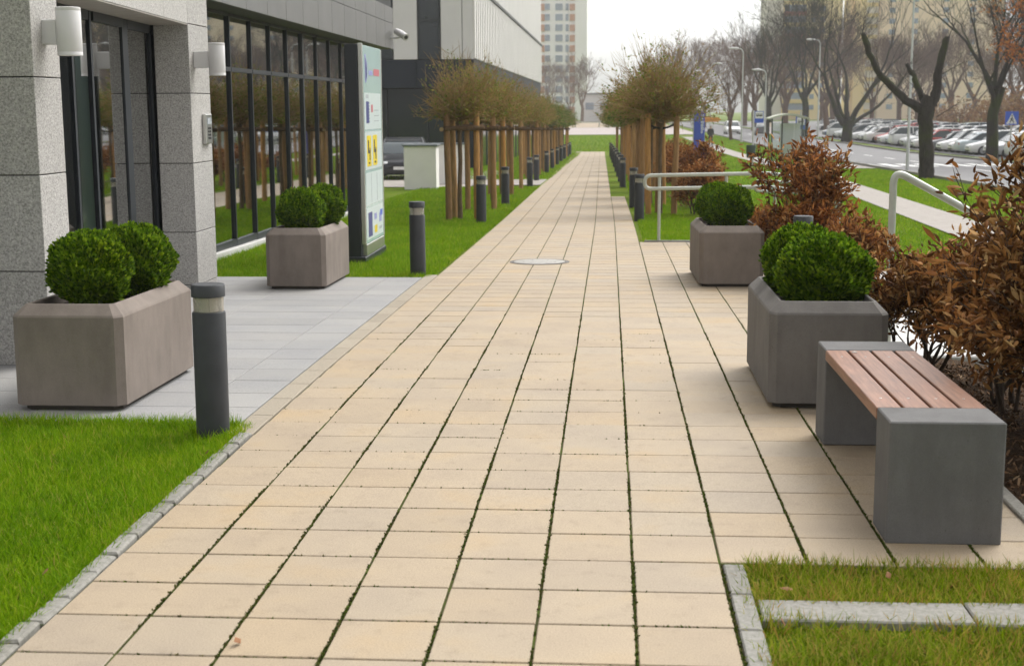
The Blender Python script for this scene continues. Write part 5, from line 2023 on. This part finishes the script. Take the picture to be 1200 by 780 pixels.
bs = thing('bus_stop_sign', 'white and blue bus stop flag on a thin pale pole by the litter bin', 'sign', (7.15, 70, gz(7.15, 70)))
MB().tube([(0, 0, -.1), (0, 0, 2.75)], .045, 10).build('pole', 'lamp_white', bs)
MB().box(.05, .50, -.02, .02, 2.14, 2.72).build('panel', 'sign_blue', bs)
MB().box(.08, .47, -.026, -.021, 2.36, 2.69).build('panel_face', 'sign_white', bs)
text_free_bus(bs, .275, -.027, 2.53, .30)
bs2 = thing('bus_stop_sign', 'blue bus stop plate with a white square in front of the thick dark trunk', 'sign', (13.55, 100, gz(13.5, 100)))
MB().tube([(0, .05, -.1), (0, .05, 2.9)], .05, 10).build('pole', 'galvanised', bs2)
MB().box(-.36, .36, -.02, .0, 1.62, 2.55).build('panel', 'sign_blue', bs2)
MB().box(-.28, .28, -.027, -.021, 1.92, 2.44).build('panel_face', 'sign_white', bs2)
text_free_bus(bs2, 0, -.028, 2.18, .42)
lbn = thing('litter_bin', 'dark green litter bin on a post beside the white bus stop pole', 'bin', (7.0, 69.4, gz(7, 69.4)))
MB().lathe([(.05, -.05), (.05, .5)], 10).build('post', 'bin_green', lbn)
m = MB()
m.lathe([(.16, .42), (.22, .46), (.24, 1.05), (.22, 1.06), (.2, .6)], 16, cap1=True)
m.build('bucket', 'bin_green', lbn, smooth=True)
bn2 = thing('banner_pylon', 'upright blue banner with white lettering standing over the beech hedge', 'banner', (4.47, 70, gz(4.5, 70)))
MB().cbox(-.27, .27, -.05, .05, .35, 2.72, .02).build('banner', 'banner_blue', bn2)
MB().box(-.3, .3, -.2, .2, -.1, .06).build('base', 'frame_dark', bn2)
MB().tube([(-.29, 0, 0), (-.29, 0, 2.78)], .02, 8).build('pole', 'galvanised', bn2)
for k, (z0, w) in enumerate(((2.44, .14), (2.28, .10), (2.12, .14), (1.96, .12), (1.80, .14), (1.64, .08))):
    MB().box(.08, .08 + w, -.056, -.051, z0, z0 + .12).build('lettering', 'sign_white', bn2)
    MB().box(.10, .06 + w, -.059, -.0565, z0 + .035, z0 + .075).build('lettering', 'banner_blue', bn2)
osn = thing('road_sign', 'small orange direction sign at the verge beyond the blue banner', 'sign', (11.0, 150, gz(11, 150)))
MB().tube([(0, .04, -.1), (0, .04, 2.2)], .04, 8).build('pole', 'galvanised', osn)
m = MB()
m.add([(-.9, -.02, 1.7), (.5, -.02, 1.7), (.9, -.02, 1.95), (.5, -.02, 2.2), (-.9, -.02, 2.2), (-.9, .02, 1.7), (.5, .02, 1.7), (.9, .02, 1.95), (.5, .02, 2.2), (-.9, .02, 2.2)],
      [(0, 1, 2, 3, 4), (9, 8, 7, 6, 5), (0, 5, 6, 1), (1, 6, 7, 2), (2, 7, 8, 3), (3, 8, 9, 4), (4, 9, 5, 0)])
m.build('panel', 'orange_sign', osn)
ps = thing('crossing_sign', 'blue square pedestrian crossing sign with a white triangle by the car park', 'sign', (19.75, 70, gz(19.75, 70)))
MB().tube([(0, .05, -.1), (0, .05, 2.66)], .04, 8).build('pole', 'galvanised', ps)
MB().cbox(-.32, .32, -.02, .02, 1.98, 2.64, .006).build('panel', 'sign_blue', ps)
m = MB()
m.add([(-.25, -.022, 2.06), (.25, -.022, 2.06), (0, -.022, 2.56)], [(0, 1, 2)])
m.build('triangle', 'sign_white', ps)
m = MB()
m.tube([(-.10, -.03, 2.10), (-.02, -.03, 2.24), (.0, -.03, 2.36)], .022, 6).tube([(.10, -.03, 2.10), (.03, -.03, 2.2), (-.02, -.03, 2.25)], .022, 6).tube([(-.09, -.03, 2.26), (0, -.03, 2.33), (.08, -.03, 2.24)], .016, 6).sphere((0, -.03, 2.42), .035, 8, 6)
m.build('walking_figure', 'sign_black', ps)
for k in range(3):
    MB().box(-.26 + k * .19, -.15 + k * .19, -.026, -.0235, 2.03, 2.09).build('stripe', 'sign_white', ps)


# ------------------------------------------------------------------ pedestrian on the sidewalk
def person(x, y, rz):
    J = {'pel': (0, 0, .95), 'spine': (0, .01, 1.15), 'chest': (0, 0, 1.36), 'neck': (0, 0, 1.50), 'head': (0, -.015, 1.60), 'top': (0, -.01, 1.73),
         'lh': (.095, 0, .90), 'lk': (.10, -.13, .50), 'la': (.10, -.10, .09), 'lt': (.11, -.27, .035), 'rh': (-.095, 0, .90), 'rk': (-.10, .02, .48), 'ra': (-.10, .24, .12), 'rt': (-.105, .12, .03),
         'ls': (.19, 0, 1.40), 'le': (.24, .10, 1.14), 'lw': (.23, .02, .90), 'lf': (.22, -.02, .80), 'rs': (-.19, 0, 1.40), 're': (-.24, -.04, 1.14), 'rw': (-.22, -.20, .95), 'rf': (-.21, -.27, .89)}
    E = [('pel', 'spine'), ('spine', 'chest'), ('chest', 'neck'), ('neck', 'head'), ('head', 'top'), ('pel', 'lh'), ('lh', 'lk'), ('lk', 'la'), ('la', 'lt'), ('pel', 'rh'), ('rh', 'rk'), ('rk', 'ra'), ('ra', 'rt'),
         ('chest', 'ls'), ('ls', 'le'), ('le', 'lw'), ('lw', 'lf'), ('chest', 'rs'), ('rs', 're'), ('re', 'rw'), ('rw', 'rf')]
    rad = dict(pel=(.17, .13), spine=(.16, .12), chest=(.18, .13), neck=(.06, .06), head=(.085, .10), top=(.06, .075), lh=(.10, .10), lk=(.07, .07), la=(.05, .055), lt=(.04, .03), rh=(.10, .10), rk=(.07, .07), ra=(.05, .055), rt=(.04, .03),
               ls=(.075, .075), le=(.06, .06), lw=(.042, .042), lf=(.03, .035), rs=(.075, .075), re=(.06, .06), rw=(.042, .042), rf=(.03, .035))
    keys = list(J)
    me = bpy.data.meshes.new('body')
    me.from_pydata([J[k] for k in keys], [(keys.index(a), keys.index(b)) for a, b in E], [])
    o = bpy.data.objects.new('body', me)
    COL.objects.link(o)
    md = o.modifiers.new('skin', 'SKIN')
    for i, k in enumerate(keys):
        sv = me.skin_vertices[0].data[i]
        sv.radius = rad[k]
        sv.use_root = (k == 'pel')
    o.modifiers.new('sub', 'SUBSURF').levels = 2
    dg = bpy.context.evaluated_depsgraph_get()
    dg.update()
    me2 = bpy.data.meshes.new_from_object(o.evaluated_get(dg))
    bpy.data.objects.remove(o)
    for k in ('person_coat', 'person_trousers', 'person_skin', 'rubber_black'):
        me2.materials.append(MATS[k])
    for p in me2.polygons:
        z = p.center.z
        h = abs(p.center.x) > .17 and z < .96 and z > .7
        p.material_index = 2 if (1.49 < z < 1.67 and p.center.y < .03) or h else (0 if 1.49 > z > .72 else (3 if z >= 1.49 or z < .09 else 1))
    shade(me2, 80)
    t = thing('person', 'person in a dark coat walking along the sidewalk past the blue banner', 'person', (x, y, gz(x, y)), rz)
    b = bpy.data.objects.new('body', me2)
    COL.objects.link(b)
    b.parent = t


person(8.35, 116, .1)


# ------------------------------------------------------------------ grass
def blades(n, sampler, hmin, hmax, w, dz=-.03, lean=.45, seed=0, flat=False):
    rng = np.random.default_rng(seed)
    xy = sampler(rng, n)
    n = len(xy)
    z = np.array([gz(a, b) for a, b in xy]) + dz
    pos = np.concatenate([xy, z[:, None]], 1)
    d = np.concatenate([rng.normal(0, lean, (n, 2)), np.ones((n, 1))], 1)
    h = rng.uniform(hmin, hmax, n)
    TV = [(-.5, 0, 0), (.5, 0, 0), (-.38, .16, .5), (.38, .16, .5), (0, .52, 1.0)]
    if flat:
        TV = [(-.5, 0, 0), (.5, 0, 0), (0, .35, 1)]
        TF = [np.array([(0, 1, 2)])]
    else:
        TF = [np.array([(2, 3, 4)]), np.array([(0, 1, 3, 2)])]
    return scatter(TV, TF, pos, frames(d, rng.uniform(0, 6.28, n)), np.stack([w * rng.uniform(.7, 1.3, n), h, h], 1))


def s_rect(x0, x1, y0, y1):
    return lambda rng, n: np.stack([rng.uniform(x0, x1, n), rng.uniform(y0, y1, n)], 1)


def s_walk(x0, x1, y0, y1):
    def f(rng, n):
        x, y = rng.uniform(x0, x1, n), rng.uniform(y0, y1, n)
        w = 5.75 + .036 * np.minimum(y, 62)
        k = (x < w - .03) | (x > w + 1.31)
        return np.stack([x[k], y[k]], 1)
    return f


def s_near_left(rng, n):
    x, y = rng.uniform(-4.3, -2.085, n), rng.uniform(3.6, 7.735, n)
    x = np.where(rng.random(n) < .06, -2.12 + rng.normal(0, .035, n), x)
    k = (x > -y * .47 - .5) & (x < -2.055)
    # ragged edge at the paving
    k &= (y < 7.70 + .03 * np.sin(x * 9)) | (rng.random(n) < .3)
    return np.stack([x[k], y[k]], 1)


V, F = join_np([blades(95000, s_near_left, .030, .072, .0052, dz=-.032, seed=1), blades(9000, s_near_left, .06, .10, .0045, dz=-.032, lean=.6, seed=2), blades(5200, s_rect(-4.3, -2.16, 7.64, 7.755), .05, .10, .0045, dz=-.03, lean=.55, seed=61),
                blades(2600, s_rect(-2.13, -2.05, 4.0, 7.5), .03, .07, .0045, dz=-.015, lean=.6, seed=62)])
link('lawn_grass', np_mesh('lawn_grass', V, F), 'grass_blade', kind='stuff')


def s_patch(x0, x1, y0, y1, edge=.04):
    def f(rng, n):
        x, y = rng.uniform(x0, x1, n), rng.uniform(y0, y1, n)
        dens = .55 + .45 * np.sin(x * 7 + 1) * np.sin(y * 11 + x * 3)
        k = rng.random(n) < dens
        return np.stack([x[k], y[k]], 1)
    return f


V, F = join_np([blades(13000, s_patch(.555, 2.15, 4.92, 5.325), .035, .085, .0048, dz=-.032, lean=.55, seed=3), blades(15000, s_patch(.555, 2.15, 4.05, 4.75), .035, .085, .0048, dz=-.032, lean=.55, seed=4),
                blades(900, s_patch(.50, .62, 4.1, 5.3), .04, .08, .0045, dz=-.03, lean=.7, seed=5), blades(1500, s_rect(.56, 2.1, 5.29, 5.37), .04, .085, .0045, dz=-.03, lean=.6, seed=55), blades(1300, s_rect(.58, 2.1, 4.89, 4.95), .04, .08, .0045, dz=-.03, lean=.6, seed=56)])
link('lawn_grass', np_mesh('lawn_grass', V, F), 'grass_blade_worn', kind='stuff')
V, F = join_np([blades(90000, s_rect(-5.2, -2.08, 15.68, 27), .04, .085, .008, seed=6, flat=True), blades(60000, s_rect(-5.5, -2.08, 27, 41), .05, .09, .012, seed=7, flat=True),
                blades(60000, s_rect(-9, -2.08, 47, 100), .06, .11, .03, seed=8, flat=True), blades(7000, s_rect(-2.14, -2.06, 16, 60), .03, .06, .012, seed=18, flat=True)])
link('lawn_grass', np_mesh('lawn_grass', V, F), 'grass_blade', kind='stuff')
V, F = join_np([blades(42000, s_rect(.53, 2.2, 20.87, 30), .04, .08, .009, seed=9, flat=True), blades(50000, s_rect(.53, 2.2, 30, 100), .05, .09, .02, seed=10, flat=True), blades(80000, s_walk(2.3, 7.5, 20.6, 46), .04, .08, .014, seed=11, flat=True),
                blades(22000, s_walk(2.6, 7.5, 13.5, 18.2), .04, .08, .01, seed=21, flat=True), blades(50000, s_walk(2.3, 8.0, 47.3, 120), .05, .09, .03, seed=12, flat=True), blades(90000, s_walk(7.5, 12.6, 15, 66), .05, .09, .02, seed=13, flat=True), blades(26000, s_walk(8.52, 12.6, 73.2, 160), .05, .10, .04, seed=14, flat=True)])
link('lawn_grass', np_mesh('lawn_grass', V, F), 'grass_blade', kind='stuff')
V, F = blades(45000, s_rect(-14, 8, 103.3, 169), .05, .10, .05, seed=15, flat=True)
link('lawn_grass', np_mesh('lawn_grass', V, F), 'grass_blade', kind='stuff')

# ------------------------------------------------------------------ haze in the damp air
hz = MB().box(-960, 960, -70, 980, -4.5, 62).build('haze', None, kind='stuff')
hm = bpy.data.materials.new('haze_air')
hm.use_nodes = True
for n in list(hm.node_tree.nodes):
    if n.type == 'BSDF_PRINCIPLED':
        hm.node_tree.nodes.remove(n)
pv = hm.node_tree.nodes.new('ShaderNodeVolumePrincipled')
pv.inputs['Color'].default_value = (0.96, 0.96, 0.97, 1)
pv.inputs['Density'].default_value = 0.0005
hm.node_tree.links.new(pv.outputs[0], hm.node_tree.nodes['Material Output'].inputs['Volume'])
hz.data.materials.append(hm)
